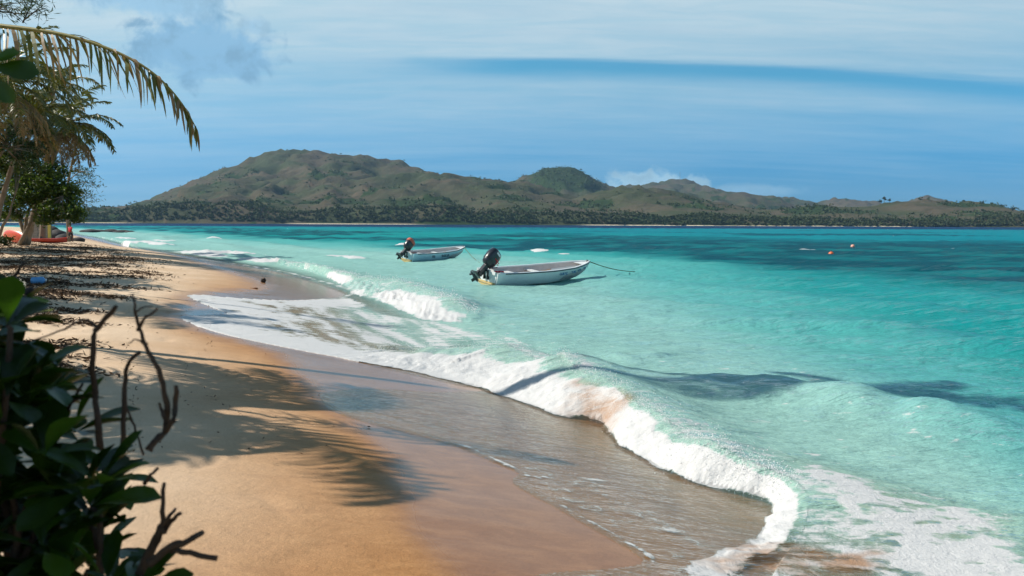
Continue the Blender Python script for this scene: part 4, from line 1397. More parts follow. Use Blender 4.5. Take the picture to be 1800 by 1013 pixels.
# ------------------------------------------------------------------ boats
m_gel = simple('white_gelcoat', (0.74, 0.76, 0.74), .35, .06, 3, .05, 30, coat=.2)
m_gelblue = simple('pale_blue_gelcoat', lin(186, 214, 222), .35, .06, 3, coat=.2)
m_stain = simple('yellowed_hull', lin(206, 178, 118), .5, .25, 4)
m_liner = simple('grey_liner', lin(186, 180, 178), .6, .12, 4)
m_black = simple('black_rubber', (0.012, 0.012, 0.014), .45, .2, 10)
m_cowl = simple('black_cowling', (0.014, 0.016, 0.022), .28, .2, 10, coat=.4)
m_red = simple('red_cloth', lin(196, 30, 48), .7)
m_rust = simple('faded_red_cover', lin(186, 92, 70), .7, .3, 6)
m_blue = simple('blue_lettering', lin(36, 110, 160), .5)
m_navy = simple('dark_lettering', lin(24, 44, 66), .5)
m_whitep = simple('white_print', (.8, .8, .8), .5)
m_rope = simple('rope', lin(84, 92, 62), .8)
m_wood = simple('worn_wood', lin(170, 132, 96), .8, .2, 8)


def text_mesh(name, body, size, mat, parent, loc_, rot, extr=.004):
    cu = bpy.data.curves.new(name, 'FONT')
    cu.body = body; cu.size = size; cu.extrude = extr; cu.offset = size * .015
    tmp = bpy.data.objects.new(name + '_src', cu)
    col.objects.link(tmp)
    dg = bpy.context.evaluated_depsgraph_get()
    me = bpy.data.meshes.new_from_object(tmp.evaluated_get(dg))
    bpy.data.objects.remove(tmp)
    me.materials.clear(); me.materials.append(mat)
    o_ = bpy.data.objects.new(name, me)
    col.objects.link(o_); o_.parent = parent
    o_.location = loc_; o_.rotation_euler = rot
    return o_


def hull_pt(t_, L):
    """half beam, sheer height, chine half beam, chine height, keel height along the length (0 stern .. 1 bow)"""
    b = .84 * np.interp(t_, [0, .15, .4, .6, .75, .87, .95, 1], [.88, .95, 1, .98, .86, .60, .33, .03])
    s_ = np.interp(t_, [0, .2, .5, .75, 1], [.60, .59, .61, .69, .85])
    cb = b * np.interp(t_, [0, .5, .8, 1], [.86, .84, .62, .3])
    cz_ = np.interp(t_, [0, .5, .8, .94, 1], [.0, .02, .13, .40, .74])
    k_ = np.interp(t_, [0, .5, .78, .92, 1], [-.16, -.18, -.12, .16, .66])
    return b, s_, cb, cz_, k_


def loft(sections, close=False):
    b = MB(); n_ = len(sections[0]); v = [p for s_ in sections for p in s_]
    f = []
    for i in range(len(sections) - 1):
        for j in range(n_ - 1):
            f.append((i * n_ + j, (i + 1) * n_ + j, (i + 1) * n_ + j + 1, i * n_ + j + 1))
    b.add(v, f)
    return b


def boat(name, loc_, rz, label, hull_mat, cover, letters, L=6.2, pitch=0.0, roll=0.0, tilt=1.05):
    r = empty(name, loc_)
    r.rotation_euler = (roll, pitch, rz)
    ts = np.concatenate([np.linspace(0, .7, 12), np.linspace(.74, 1, 10)])
    outer, inner, railp, railq = [], [], [], []
    for t_ in ts:
        b, s_, cb, cz_, k_ = hull_pt(t_, L); x0 = t_ * L + .25 * max(0, t_ - .9) * 0
        sec = []
        for sg in (1, -1):
            half = [(x0, sg * b, s_), (x0 - .02, sg * (b * .97 + .03 * cb), s_ - .16), (x0 - .05 * t_, sg * (b * .5 + cb * .5) * 1.02, (s_ + cz_) / 2), (x0 - .10 * t_, sg * cb, cz_), (x0 - .14 * t_, sg * cb * .5, (cz_ + k_) / 2 - .01), (x0 - .18 * t_, 0, k_)]
            sec += half if sg == 1 else half[::-1][1:]
        outer.append(sec)
        ib = max(b - .07, .012); fl = max(.04, cz_ + .05)
        fl = min(fl, s_ - .05)
        inner.append([(x0 - .01, ib, s_ - .004), (x0 - .02, ib * .97, (s_ + fl) / 2), (x0 - .04, ib * .86, fl), (x0 - .04, 0, fl), (x0 - .04, -ib * .86, fl), (x0 - .02, -ib * .97, (s_ + fl) / 2), (x0 - .01, -ib, s_ - .004)])
        railp.append((x0, b, s_)); railq.append((x0, -b, s_))
    hb = loft(outer)
    n_ = len(outer[0])
    hb.add(outer[0], [tuple(range(n_))])
    hull = hb.build('hull', hull_mat, r)
    li = loft(inner)
    ni_ = len(inner[0])
    li.add([(x_ + .05, y_, z_) for x_, y_, z_ in inner[0]], [tuple(range(ni_))])
    li.build('liner', m_liner, r)
    # gunwale: flat white cap with a black rub strip below it
    gw = MB()
    for pts, sg in ((railp, 1), (railq, -1)):
        sec = [[(p[0], p[1] + sg * .014, p[2] + .002), (p[0], p[1] + sg * .010, p[2] + .028), (p[0] - .02, (abs(p[1]) - .095 if abs(p[1]) > .11 else .01) * sg, p[2] + .028), (p[0] - .02, (abs(p[1]) - .095 if abs(p[1]) > .11 else .01) * sg, p[2] - .02)] for p in pts]
        q = loft(sec); gw.add(q.v, q.f)
    gw.build('gunwale', m_gel, r)
    rub = MB()
    rub.tube([(p[0], p[1] + .018, p[2] - .012) for p in railp[1:]], .024, 6); rub.tube([(p[0], p[1] - .018, p[2] - .012) for p in railq[1:]], .024, 6)
    rub.build('rub_rail', m_black, r)
    b0, s0, cb0, cz0, k0 = hull_pt(0, L)
    # yellow waterline stain on the transom, splash well cut-out
    st = MB(); st.add([(-.006, cb0 * .97, cz0 + .14), (-.006, cb0 * .97, cz0), (-.006, cb0 * .48, (cz0 + k0) / 2), (-.006, 0, k0 + .01), (-.006, -cb0 * .48, (cz0 + k0) / 2), (-.006, -cb0 * .97, cz0), (-.006, -cb0 * .97, cz0 + .14)], [(0, 1, 2, 3, 4, 5, 6)])
    st.build('transom_stain', m_stain, r, smooth=False)
    ws = MB(); ws.box((.36, 0, s0 - .10), (.05, b0 * 1.72, .28)); ws.box((-.03, .45, s0 - .02), (.07, .18, .12)); ws.box((-.03, -.48, s0 - .02), (.07, .2, .14))
    ws.build('transom_well', m_gel, r, smooth=False)
    pd = MB(); pd.box((-.02, 0, s0 - .06), (.06, .42, .30)); pd.build('motor_pad', m_gel, r, smooth=False)
    for xs in (1.6, 3.2):
        bb, ss, _, _, _ = hull_pt(xs / L, L)
        th = MB(); th.box((xs, 0, ss - .17), (.32, bb * 1.84, .05)); th.build('thwart', m_gel, r, smooth=False)
    # bow deck
    dk = MB(); pts = [hull_pt(t_, L) for t_ in (.88, .93, .97, 1)]
    v = [(t_ * L - .02, sg * max(p[0] - .05, .01), p[1] - .02) for t_, p in zip((.88, .93, .97, 1), pts) for sg in (1, -1)]
    dk.add(v, [(0, 2, 3, 1), (2, 4, 5, 3), (4, 6, 7, 5)]); dk.build('bow_deck', m_gel, r, smooth=False)
    clt = MB(); clt.tube([(L * .975, -.05, .90), (L * .975, .05, .90)], .018, 6); clt.tube([(L * .975, 0, .80), (L * .975, 0, .90)], .02, 6); clt.build('bow_cleat', m_black, r)
    # oar and clutter inside
    oar = MB(); oar.tube([(1.9, -.3, .36), (4.3, .15, .50)], .022, 6); oar.box((1.75, -.33, .355), (.5, .14, .02)); oar.build('oar', m_wood, r)
    # --- outboard, tilted out of the water
    M_ = Matrix.Translation((-.10, 0, s0 + .02)) @ Matrix.Rotation(tilt, 4, 'Y') @ Matrix.Scale(1.1, 4)

    def xf(mb, dx=None):
        mb.v = [tuple(M_ @ Vector(p)) for p in mb.v]
        return mb
    # cowling: stacked rounded sections in the motor's own frame (z along the powerhead, -x aft)
    def stack(rows, n2=14, pw=.62):
        b = MB(); v = []; f = []
        for (z_, cx_, hx, hy) in rows:
            for k_ in range(n2):
                a_ = 2 * math.pi * k_ / n2; c_, s_ = math.cos(a_), math.sin(a_)
                v.append((cx_ + hx * math.copysign(abs(c_) ** pw, c_), hy * math.copysign(abs(s_) ** pw, s_), z_))
        for i in range(len(rows) - 1):
            for k_ in range(n2):
                k2 = (k_ + 1) % n2
                f.append((i * n2 + k_, i * n2 + k2, (i + 1) * n2 + k2, (i + 1) * n2 + k_))
        f.append(tuple(range(n2 - 1, -1, -1))); f.append(tuple(range((len(rows) - 1) * n2, len(rows) * n2)))
        b.add(v, f)
        return b
    cow = xf(stack([(.16, -.18, .20, .14), (.22, -.18, .27, .19), (.38, -.19, .31, .215), (.60, -.20, .33, .225), (.78, -.20, .31, .215), (.90, -.21, .26, .18), (.955, -.22, .16, .11)])).build('outboard_motor', m_cowl, r)
    xf(stack([(.355, -.19, .315, .222), (.385, -.19, .318, .224)])).build('cowling_band', m_black, cow)
    if cover:
        xf(stack([(.70, -.20, .335, .232), (.80, -.20, .325, .225), (.92, -.21, .275, .19), (.975, -.22, .17, .12)])).build('faded_cover', m_rust, cow)
    else:
        lb = MB(); lb.box((-.20, -.222, .80), (.24, .012, .07)); lb.box((-.20, .222, .80), (.24, .012, .07)); xf(lb).build('white_badge', m_whitep, cow, smooth=False)
        sg = MB()
        sg.box((.10, .0, .58), (.02, .24, .05)); sg.box((-.05, -.232, .56), (.34, .01, .035)); sg.box((-.05, .232, .56), (.34, .01, .035)); sg.box((.05, -.230, .48), (.2, .01, .03))
        xf(sg).build('red_stripe', m_red, cow, smooth=False)
    mid = MB(); mid.box((-.16, 0, -.10), (.22, .16, .55)); mid.box((-.20, 0, -.36), (.26, .10, .22)); mid.box((-.26, 0, -.46), (.46, .26, .025)); xf(mid).build('leg_housing', m_cowl, cow, smooth=False)
    gear = MB(); gear.ball((-.20, 0, -.58), (.26, .065, .07), 12, 8); gear.add([(-.10, .012, -.62), (-.26, .012, -.62), (-.30, 0, -.80), (-.16, 0, -.80), (-.10, -.012, -.62), (-.26, -.012, -.62)], [(0, 1, 2, 3), (4, 3, 2, 5)]); xf(gear).build('gearcase', m_cowl, cow)
    pr_ = MB()
    for k_ in range(3):
        a_ = 2 * math.pi * k_ / 3 + .4
        e1 = Vector((0, math.cos(a_), math.sin(a_))); e2 = Vector((0, -math.sin(a_), math.cos(a_))); cpos = Vector((-.50, 0, -.58))
        pr_.add([cpos + e1 * .03 - e2 * .02, cpos + e1 * .10 - e2 * .07 + Vector((.03, 0, 0)), cpos + e1 * .155 + e2 * .0, cpos + e1 * .10 + e2 * .07 - Vector((.03, 0, 0)), cpos + e1 * .03 + e2 * .02], [(0, 1, 2, 3, 4)])
    pr_.tube([(-.42, 0, -.58), (-.56, 0, -.58)], [.04, .025], 8)
    xf(pr_).build('propeller', m_cowl, cow)
    br = MB(); br.box((-.06, .12, s0 - .16), (.12, .05, .42)); br.box((-.06, -.12, s0 - .16), (.12, .05, .42)); br.tube([(-.1, -.16, s0 + .03), (-.1, .16, s0 + .03)], .035, 8); br.build('clamp_bracket', m_black, cow, smooth=False)
    til = MB(); til.tube([(.1, 0, s0 + .10), (.62, .05, s0 + .14)], .022, 7); til.build('tiller', m_black, cow)
    rg = MB(); rg.ball((.42, -.42, s0 + .03), (.22, .07, .045), 10, 6); rg.ball((.25, -.30, s0 + .02), (.10, .06, .04), 8, 6); rg.build('rag', m_red if not cover else m_rust, r)
    # lettering along the starboard side (the side towards the beach)
    for (txt, t0, sz_, mt, drop) in letters:
        x0 = t0 * L
        b, s_, cb, cz_, k_ = hull_pt(t0, L); b2, s2, *_ = hull_pt(min(t0 + .05, 1), L)
        text_mesh('lettering', txt, sz_, mt, r, (x0, -b - .012, s_ - drop), (math.pi / 2 - .12, -math.atan2(s2 - s_, .05 * L), math.atan2(b - b2, .05 * L)))
    tag(r, label, 'boat', 'skiffs moored off the beach')
    return r


def moor(label, a, e, sag):
    b = MB(); a = np.array(a); e = np.array(e)
    P = [a + (e - a) * t_ + np.array([0, 0, -sag * math.sin(math.pi * t_)]) for t_ in np.linspace(0, 1, 14)]
    b.tube([p - a for p in P], .022, 5)
    o_ = b.build('mooring_rope', m_rope)
    o_.location = a
    tag(o_, label, 'rope', 'mooring ropes of the skiffs')


def place_boat(name, stern, D0, ang, label, hm, cover, letters, zoff, pitch, roll, L, tilt, rope_px, rlabel):
    p = at_z(stern[0], stern[1], 0.0)
    y0 = D0; x0 = ray(stern[0], stern[1])[0] * y0
    o_ = boat(name, (x0, y0, zoff), ang, label, hm, cover, letters, L, pitch, roll, tilt)
    bpy.context.view_layer.update()
    M = o_.matrix_world
    tip = M @ Vector((L * .985, 0, .84))
    e = at_z(rope_px[0], rope_px[1], 0.02)
    moor(rlabel, tip, e, .12)
    return o_


place_boat('motor_skiff', (855, 490), 39.0, R(43), 'white open skiff with a tilted black outboard, the nearer of the two boats', m_gel, False,
           [('CLBI SZ', .57, .17, m_blue, .25), ('TUBE', .70, .15, m_blue, .24), ('WTS', .78, .15, m_blue, .24), ('KWT', .86, .13, m_blue, .22), ('ES', .92, .11, m_blue, .20)], .03, R(-.3), R(8), 6.9, .80, (1116, 478), 'thin rope running right from the bow of the nearer skiff')
place_boat('motor_skiff', (714, 456), 63.0, R(50), 'smaller looking pale blue skiff with a red topped outboard, the farther boat', m_gelblue, True,
           [('BS', .30, .30, m_navy, .34), ('BSB SA', .46, .28, m_navy, .34)], .02, R(-1), R(7), 6.2, .78, (843, 462), 'thin rope running right from the bow of the farther skiff')


# ------------------------------------------------------------------ buoys
def buoy(u, v, rad, mat, label):
    p = at_z(u, v, .0)
    r = empty('mooring_buoy', (p[0], p[1], sea_z(p[0], p[1])))
    b = MB(); b.ball((0, 0, rad * .45), rad, 16, 10); b.build('float', mat, r)
    b = MB(); b.tube([(0, 0, rad * 1.40), (0, 0, rad * 1.62)], rad * .16, 8); b.tube([(-rad * .16, 0, rad * 1.62), (0, 0, rad * 1.85), (rad * .16, 0, rad * 1.62)], rad * .06, 6); b.build('lifting_eye', m_black, r)
    tag(r, label, 'buoy', 'mooring buoys')


buoy(1461, 448, .27, simple('orange_buoy', lin(206, 104, 62), .5, .2, 5), 'round orange brown buoy floating at right, the nearer one')
buoy(1499, 436, .25, simple('pink_buoy', lin(222, 160, 140), .5, .2, 5), 'small pale pink buoy floating at right, the farther one')

# ------------------------------------------------------------------ kayaks
m_kay = simple('orange_plastic', lin(206, 72, 34), .38, .12, 3)
m_kayd = simple('dark_orange_plastic', lin(168, 52, 30), .42, .12, 3)


def kayak(loc_, rz, rx, L, mat, label, wid=.42):
    r = empty('kayak', loc_); r.rotation_euler = (rx, 0, rz)
    up, dn = [], []
    for t_ in np.linspace(0, 1, 17):
        x0 = (t_ - .5) * L; wv = wid * max(.02, math.sin(math.pi * t_)) ** .6
        rise = .16 * abs(2 * t_ - 1) ** 2.5
        dn.append([(x0, wv, .26 + rise), (x0, wv * .95, .12 + rise), (x0, wv * .5, .02 + rise * .7), (x0, 0, rise * .5), (x0, -wv * .5, .02 + rise * .7), (x0, -wv * .95, .12 + rise), (x0, -wv, .26 + rise)])
        up.append([(x0, wv, .262 + rise), (x0, wv * .6, .33 + rise), (x0, 0, (.35 if abs(t_ - .5) > .22 else .27) + rise), (x0, -wv * .6, .33 + rise), (x0, -wv, .262 + rise)])
    loft(dn).build('hull', mat, r)
    loft(up).build('deck', mat, r)
    for s_ in (-1, 1):
        b = MB(); b.tube([((s_ * .42) * L, -.1, .43), (s_ * .42 * L, 0, .48), (s_ * .42 * L, .1, .43)], .018, 6); b.build('carry_handle', m_black, r)
    b = MB(); b.box((-.15, 0, .37), (.1, .4, .26)); b.build('seat_back', m_black, r, smooth=False)
    b = MB(); b.box((0.2, -.20, .345), (.7, .03, .03)); b.box((-.62, .08, .37), (.4, .05, .03)); b.build('deck_line', m_black, r, smooth=False)
    tag(r, label, 'kayak', 'kayaks pulled up on the beach')


p = at_y(20, 410, 64)
kayak((p[0], 64, sz(p[0], 64) + .42), R(-42), R(-56), 4.4, m_kay, 'orange kayak tipped on its side under the tree, the nearer one', .56)
p = at_y(76, 412, 70)
kayak((p[0], 70, sz(p[0], 70) - .02), R(8), R(-14), 3.6, m_kayd, 'dark orange kayak lying flat beside the grey block hut, the farther one')

# ------------------------------------------------------------------ block hut behind the kayaks
m_block = simple('grey_block', lin(136, 132, 124), .9, .2, 6, .6, 30)
m_yel = simple('yellow_paint', lin(198, 178, 84), .7, .15, 4)
p = at_y(66, 400, 76)
hut = empty('block_hut', (p[0], 76, sz(p[0], 76) - .1), R(6))
b = MB(); b.box((0, .35, .85), (1.9, .5, 1.7)); b.build('wall_core', simple('mortar', lin(104, 100, 94), .95), hut, smooth=False)
bm_ = MB(); bm_.box((0, 0, 0), (.45, .12, .235))
me_b = bm_.build('block', m_block, hut, smooth=False); first = True
for iz in range(7):
    for ixx in range(4):
        xx = -.72 + ixx * .48 + (.12 if iz % 2 else -.04)
        o_ = me_b if first else me_b.copy()
        if not first:
            col.objects.link(o_); o_.parent = hut
        first = False
        o_.location = (xx, .07 + rs.uniform(-.008, .008), .13 + iz * .25)
b = MB(); b.box((.98, .02, .95), (.2, .2, 1.9)); b.build('corner_post', m_yel, hut, smooth=False)
b = MB(); b.box((-.1, .05, 1.86), (1.94, .16, .22)); b.build('lintel', m_yel, hut, smooth=False)
b = MB(); b.add([(-1.3, -.3, 2.05), (1.4, -.3, 2.05), (1.4, 2.2, 2.35), (-1.3, 2.2, 2.35), (-1.3, -.3, 2.00), (1.4, -.3, 2.00), (1.4, 2.2, 2.30), (-1.3, 2.2, 2.30)], [(0, 1, 2, 3), (4, 7, 6, 5), (0, 4, 5, 1), (1, 5, 6, 2), (2, 6, 7, 3), (3, 7, 4, 0)]); b.build('roof', simple('rusty_iron', lin(120, 96, 80), .7, .3, 3), hut, smooth=False)
tag(hut, 'small grey block hut with yellow post half hidden behind the kayaks', 'hut')

# ------------------------------------------------------------------ dark rocks by the hut and off the point
m_rock = simple('dark_rock', lin(52, 50, 50), .85, .35, 2.0, 1.0, 6)


def rock(p, s_, seed, label, group):
    r = np.random.RandomState(seed); n1, n2 = 14, 9
    V = []
    for j in range(n2 + 1):
        ph = math.pi * j / n2
        for i_ in range(n1):
            th = 2 * math.pi * i_ / n1
            V.append((math.sin(ph) * math.cos(th), math.sin(ph) * math.sin(th), math.cos(ph)))
    V = np.array(V)
    k_ = 1 + .42 * fbm(V[:, 0] * 1.3 + seed + V[:, 2], V[:, 1] * 1.3 + V[:, 2] * .7, 4, seed) + .1 * r.normal(0, .3, len(V)) * 0
    V = V * k_[:, None] * np.array(s_)
    F = [(j * n1 + i_, (j + 1) * n1 + i_, (j + 1) * n1 + (i_ + 1) % n1, j * n1 + (i_ + 1) % n1) for j in range(n2) for i_ in range(n1)]
    o_ = mesh_np('rock', V, np.array(F), m_rock, smooth=False)
    o_.location = p
    tag(o_, label, 'rock', group)


for k_, (u, v, D, s_, lab) in enumerate(((98, 396, 92, (1.2, 1.0, .8), 'black rock beside the block hut, left of the walking person'), (112, 402, 90, (.9, .8, .55), 'low black rock just left of the walking person'),
                                         (136, 404, 98, (.8, .7, .35), 'low black rock just right of the walking person'), (88, 388, 94, (1.2, 1, 1.1), 'tallest black rock directly behind the farther kayak'))):
    p = at_y(u, v, D); rock((p[0], D, sz(p[0], D) + s_[2] * .3), s_, 300 + k_, lab, 'rocks beside the hut')
for k_, (u, v, D, s_, lab) in enumerate(((158, 410, 225, (2.6, 1.6, .7), 'leftmost low black rock in the surf'), (176, 409, 230, (2.6, 1.6, .6), 'second black rock from the left in the surf'), (196, 409, 233, (2.2, 1.5, .75), 'middle black rock in the surf off the point'),
                                         (214, 409, 230, (2.4, 1.4, .5), 'fourth black rock from the left in the surf'), (229, 410, 226, (1.3, 1.0, .4), 'rightmost small black rock in the surf'))):
    p = at_y(u, v, D); rock((p[0], D, .05), s_, 320 + k_, lab, 'rocks in the surf off the point')

# ------------------------------------------------------------------ person walking away along the beach
p = at_y(124, 419, 82); pz = sz(p[0], 82)
per = empty('person', (p[0], 82, pz), R(-25))
m_skin = simple('brown_skin', lin(104, 68, 48), .55)
m_shirt = simple('red_shirt', lin(206, 26, 46), .75)
m_short = simple('black_shorts', (.02, .02, .024), .8)


def skin_mesh(name, verts, edges, radii, mat, parent, root_i=0, sub=2):
    me = bpy.data.meshes.new(name)
    me.from_pydata(verts, edges, [])
    o_ = bpy.data.objects.new(name, me); col.objects.link(o_)
    md = o_.modifiers.new('skin', 'SKIN')
    if not me.skin_vertices:
        bpy.context.view_layer.objects.active = o_
    for i_, rr in enumerate(radii):
        me.skin_vertices[0].data[i_].radius = rr if hasattr(rr, '__len__') else (rr, rr)
    me.skin_vertices[0].data[root_i].use_root = True
    sd = o_.modifiers.new('sub', 'SUBSURF'); sd.levels = sub; sd.render_levels = sub
    bpy.context.view_layer.update()
    dg = bpy.context.evaluated_depsgraph_get()
    nm = bpy.data.meshes.new_from_object(o_.evaluated_get(dg))
    bpy.data.objects.remove(o_)
    nm.materials.clear(); nm.materials.append(mat)
    nm.polygons.foreach_set('use_smooth', [True] * len(nm.polygons))
    o2 = bpy.data.objects.new(name, nm); col.objects.link(o2); o2.parent = parent
    return o2


BV = [(0, 0, .92), (0, 0, 1.12), (0, .01, 1.36), (0, .01, 1.47), (0, .02, 1.56), (0, .03, 1.68),
      (.10, 0, .88), (.12, .16, .50), (.12, .06, .09), (.12, .20, .03), (-.10, 0, .88), (-.12, -.10, .48), (-.12, -.34, .14), (-.12, -.28, .03),
      (.19, .01, 1.38), (.26, -.10, 1.12), (.27, .04, .92), (.27, .08, .83), (-.19, .01, 1.38), (-.26, .10, 1.13), (-.27, .24, .95), (-.27, .29, .87)]
BE = [(0, 1), (1, 2), (2, 3), (3, 4), (4, 5), (0, 6), (6, 7), (7, 8), (8, 9), (0, 10), (10, 11), (11, 12), (12, 13), (2, 14), (14, 15), (15, 16), (16, 17), (2, 18), (18, 19), (19, 20), (20, 21)]
BR = [(.15, .11), (.13, .10), (.16, .10), .055, .085, .088, .09, .062, .04, .035, .09, .062, .04, .035, .055, .042, .032, .03, .055, .042, .032, .03]
try:
    skin_mesh('body', BV, BE, BR, m_skin, per)
    skin_mesh('shirt', [(0, 0, .90), (0, 0, 1.12), (0, .01, 1.38), (0, .01, 1.45), (.20, .01, 1.38), (.25, -.06, 1.21), (-.20, .01, 1.38), (-.25, .07, 1.21)], [(0, 1), (1, 2), (2, 3), (2, 4), (4, 5), (2, 6), (6, 7)],
              [(.19, .145), (.165, .13), (.185, .125), .075, .075, .068, .075, .068], m_shirt, per)
    skin_mesh('shorts', [(0, 0, 1.0), (0, 0, .90), (.105, .02, .84), (.12, .13, .54), (-.105, 0, .84), (-.12, -.07, .54)], [(0, 1), (1, 2), (2, 3), (1, 4), (4, 5)],
              [(.165, .13), (.175, .14), .12, .10, .12, .10], m_short, per)
    hb = MB(); hb.ball((0, .015, 1.715), (.10, .105, .095), 12, 8); hb.build('hair', m_black, per)
except Exception as ex:
    print('person', ex)
tag(per, 'person in a red shirt and black shorts walking away along the far beach', 'person')

# ------------------------------------------------------------------ things on the sand
p = on_sand(463, 497)
cn = empty('coconut', (p[0], p[1], sz(p[0], p[1])))
b = MB(); b.ball((0, 0, .09), (.11, .10, .115), 14, 10); b.build('husk', simple('old_husk', lin(40, 32, 28), .8, .3, 12, .8, 30), cn)
b = MB(); b.ball((.02, -.06, .17), (.035, .03, .03), 8, 6); b.build('stalk_end', simple('pale_husk', lin(150, 130, 110), .8), cn)
tag(cn, 'dark coconut lying alone on the wet sand', 'coconut')
p = on_sand(449, 508)
b = MB(); b.ball((0, 0, .02), (.10, .06, .03), 8, 5); b.tube([(-.08, 0, .02), (-.2, .05, .03)], .012, 5)
o_ = b.build('husk_scrap', simple('brown_scrap', lin(112, 70, 36), .8)); o_.location = (p[0], p[1], sz(p[0], p[1]))
tag(o_, 'small brown husk scrap on the sand near the lone coconut', 'husk')
p = on_sand(66, 500)
jug = empty('plastic_container', (p[0], p[1], sz(p[0], p[1])), R(20))
b = MB(); b.tube([(-.17, 0, .10), (-.14, 0, .10), (.12, 0, .11), (.17, 0, .11), (.20, 0, .115)], [.05, .10, .105, .09, .035], 12); b.build('body', simple('blue_plastic', lin(96, 160, 216), .35), jug)
b = MB(); b.tube([(.20, 0, .115), (.235, 0, .115)], .04, 10); b.build('cap', m_whitep, jug)
tag(jug, 'small pale blue plastic container among the debris at left', 'container')
p = on_sand(52, 521)
b = MB(); b.ball((0, 0, .10), (.13, .12, .12), 12, 8)
o_ = b.build('coconut', simple('black_husk', lin(34, 28, 26), .85, .3, 10, .8, 30)); o_.location = (p[0], p[1], sz(p[0], p[1]))
tag(o_, 'dark old coconut half buried in debris at the left edge', 'coconut')

# wrack: dried weed, leaves and twigs thrown up along the beach
m_wrack = foliage('dry_wrack', lin(34, 26, 20), lin(104, 78, 52), .9, .0, 1.5)
r9 = np.random.RandomState(99)
N = 600000
yy = np.exp(r9.uniform(math.log(7.5), math.log(95), N)); xx = -yy * r9.uniform(.12, .78, N)
dd, _ = inland(xx, yy)
den = sstep(dd, 7.0, 11.0) * (1 - sstep(dd, 26, 34))
cl = fbm(xx * .30, yy * .55, 4, 611) + .5 * fbm(xx * 1.3, yy * 1.6, 3, 617)
prob = den * sstep(cl, -.02, .45) * .95 * sstep(yy, 7, 12) + den * .03
prob += .35 * np.exp(-((dd - 8.6 - 1.6 * fbm(yy * .1, yy * 0, 2, 3)) / .5) ** 2) * sstep(cl, .0, .5) * sstep(yy, 16, 24)
prob += .03 * np.exp(-((dd - 5.6 - .9 * fbm(yy * .15, yy * 0, 2, 7)) / .06) ** 2) + .02 * np.exp(-((dd - 4.7 - .9 * fbm(yy * .15 + 9, yy * 0, 2, 7)) / .05) ** 2)
prob += .0010 * sstep(dd, 2.0, 5)
k_ = r9.uniform(0, 1, N) < prob
xx, yy = xx[k_], yy[k_]
# mounded drifts of weed
NC = 9000
cy_ = np.exp(r9.uniform(math.log(9.5), math.log(85), NC)); cx_ = -cy_ * r9.uniform(.25, .72, NC)
cd_, _ = inland(cx_, cy_)
cden = sstep(cd_, 5.6, 8.2) * (1 - sstep(cd_, 26, 34)) * sstep(fbm(cx_ * .30, cy_ * .55, 4, 611), -.12, .32)
sel_ = r9.uniform(0, 1, NC) < cden * .62
cx_, cy_ = cx_[sel_], cy_[sel_]
k2 = 44
sp = np.clip(cy_ / 26, .6, 1.8)[:, None]
px_ = cx_[:, None] + r9.normal(0, .42, (len(cx_), k2)) * sp; py_ = cy_[:, None] + r9.normal(0, .26, (len(cx_), k2)) * sp
extra_h = (.07 * np.exp(-((px_ - cx_[:, None]) / .4 / sp) ** 2 - ((py_ - cy_[:, None]) / .3 / sp) ** 2) * r9.uniform(0, 1, px_.shape)).ravel()
n_old = len(xx)
xx = np.concatenate([xx, px_.ravel()]); yy = np.concatenate([yy, py_.ravel()])
big_ = np.concatenate([dd[k_] > 7.2, np.ones(px_.size, bool)])
zz = sand_z(xx, yy)
cl_h = np.concatenate([np.clip(cl[k_], 0, 1), extra_h / .05])
V, F = leaf_quads(np.stack([xx, yy, zz + .012 + .05 * cl_h * r9.uniform(0, 1, len(xx))], 1), np.where(big_, .15, .045), np.where(big_, .042, .014), r9, .55)
V[:, 2] = np.maximum(V[:, 2], np.repeat(zz, 4) + .003)
o_ = mesh_np('seaweed_wrack', V, F, m_wrack, smooth=False)
tag(o_, 'dark dried weed and leaf litter strewn over the upper beach', 'wrack', kind='stuff')
# low plants at the very edge
r = empty('beach_plant', on_sand(8, 432)); q = np.array(r.location)
b = MB()
for k_ in range(9):
    b.tube([(0, 0, 0), (rs.normal(0, .25), rs.normal(0, .2), .3)], [.02, .008], 5)
b.build('stem', m_twig, r)
V, F = leaf_quads(clumps([(0, 0, .35, .7, .5, .3)], 10, .2, 20), .16, .09)
mesh_np('leaves', V, F, m_leafdark, r, smooth=False)
tag(r, 'small dark green plant on the sand at the left edge below the kayak', 'plant')

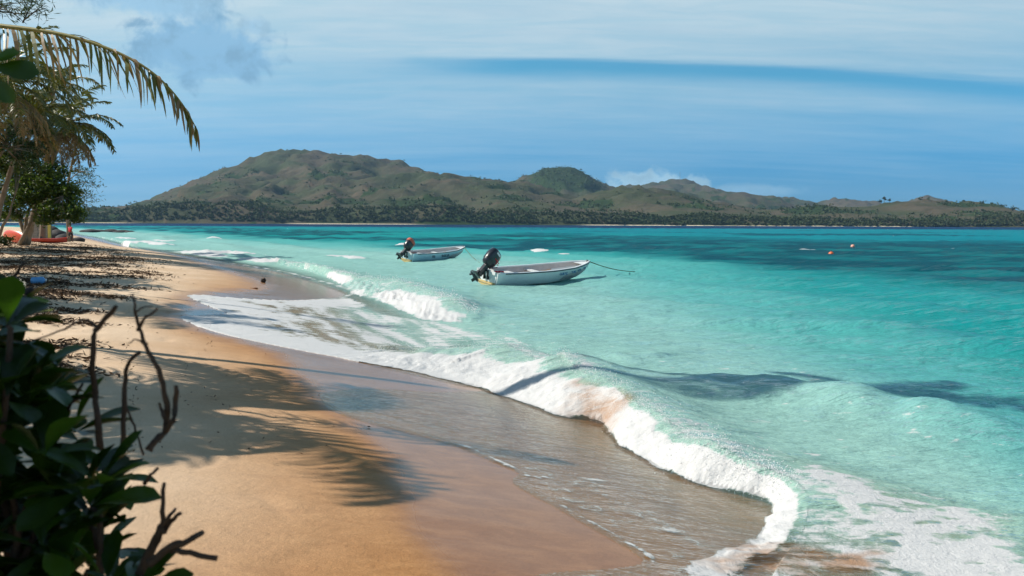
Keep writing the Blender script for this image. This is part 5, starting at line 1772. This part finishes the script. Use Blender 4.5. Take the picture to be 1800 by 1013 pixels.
# ------------------------------------------------------------------ spray thrown from the breakers
def spray(crest, front, n_, seed, s0):
    r = np.random.RandomState(seed)
    i_ = r.randint(0, len(crest) - 1, n_); f_ = r.uniform(0, 1, n_)
    c = crest[i_] * (1 - f_)[:, None] + crest[i_ + 1] * f_[:, None]
    fi = np.clip((i_ / len(crest) * len(front)).astype(int), 0, len(front) - 1)
    fr2 = front[fi]
    t_ = r.uniform(0, 1.05, n_) ** .8
    x_ = c[:, 0] * (1 - t_) + fr2[:, 0] * t_ + r.normal(0, .12, n_); y_ = c[:, 1] * (1 - t_) + fr2[:, 1] * t_ + r.normal(0, .12, n_)
    near_i = []
    z_ = np.empty(n_)
    from mathutils.kdtree import KDTree
    sel = np.where((sx > x_.min() - 1) & (sx < x_.max() + 1) & (sy > y_.min() - 1) & (sy < y_.max() + 1))[0]
    kd = KDTree(len(sel))
    for a_, j in enumerate(sel):
        kd.insert((sx[j], sy[j], 0), int(j))
    kd.balance()
    for a_ in range(n_):
        j = kd.find((x_[a_], y_[a_], 0))[1]
        z_[a_] = level[j]
    z_ = z_ + np.abs(r.normal(0, 1, n_)) * .02 * (c[:, 2] / .4)
    okk = (c[:, 2] > .22) & (t_ < .95) & (c[:, 1] > 8.6)
    P = np.stack([x_, y_, z_], 1)[okk]
    n2 = len(P); s_ = s0 * r.uniform(.4, 1.3, n2) ** 1.5
    oc = np.array([(1, 0, 0), (-1, 0, 0), (0, 1, 0), (0, -1, 0), (0, 0, 1), (0, 0, -1)], float)
    V = (P[:, None, :] + oc[None] * s_[:, None, None] * r.uniform(.6, 1.3, (n2, 6, 1))).reshape(-1, 3)
    tri = np.array([(0, 2, 4), (2, 1, 4), (1, 3, 4), (3, 0, 4), (2, 0, 5), (1, 2, 5), (3, 1, 5), (0, 3, 5)])
    F = (np.arange(n2)[:, None, None] * 6 + tri[None]).reshape(-1, 3)
    return V, F


m_spray = simple('spray', (.86, .87, .87), .4, .02, 5)
V1, F1 = spray(CREST1, FRONT1, 9000, 1, .0045)
V2, F2 = spray(CREST2, FRONT2, 4000, 2, .013)
# droplets leaping from the crest itself
V3, F3 = spray(CREST1, CREST1, 7000, 3, .0055)
V3[:, 2] += np.repeat(np.random.RandomState(4).exponential(.035, len(V3) // 6), 6)
V4, F4 = spray(CREST2, CREST2, 2500, 5, .012)
V4[:, 2] += np.repeat(np.random.RandomState(6).exponential(.05, len(V4) // 6), 6)
n1_, n2_, n3_ = len(V1), len(V1) + len(V2), len(V1) + len(V2) + len(V3)
o_ = mesh_np('wave_spray', np.vstack([V1, V2, V3, V4]), np.vstack([F1, F2 + n1_, F3 + n2_, F4 + n3_]), m_spray, smooth=True)
tag(o_, 'white droplets flung up along the breaking waves', 'spray', kind='stuff')
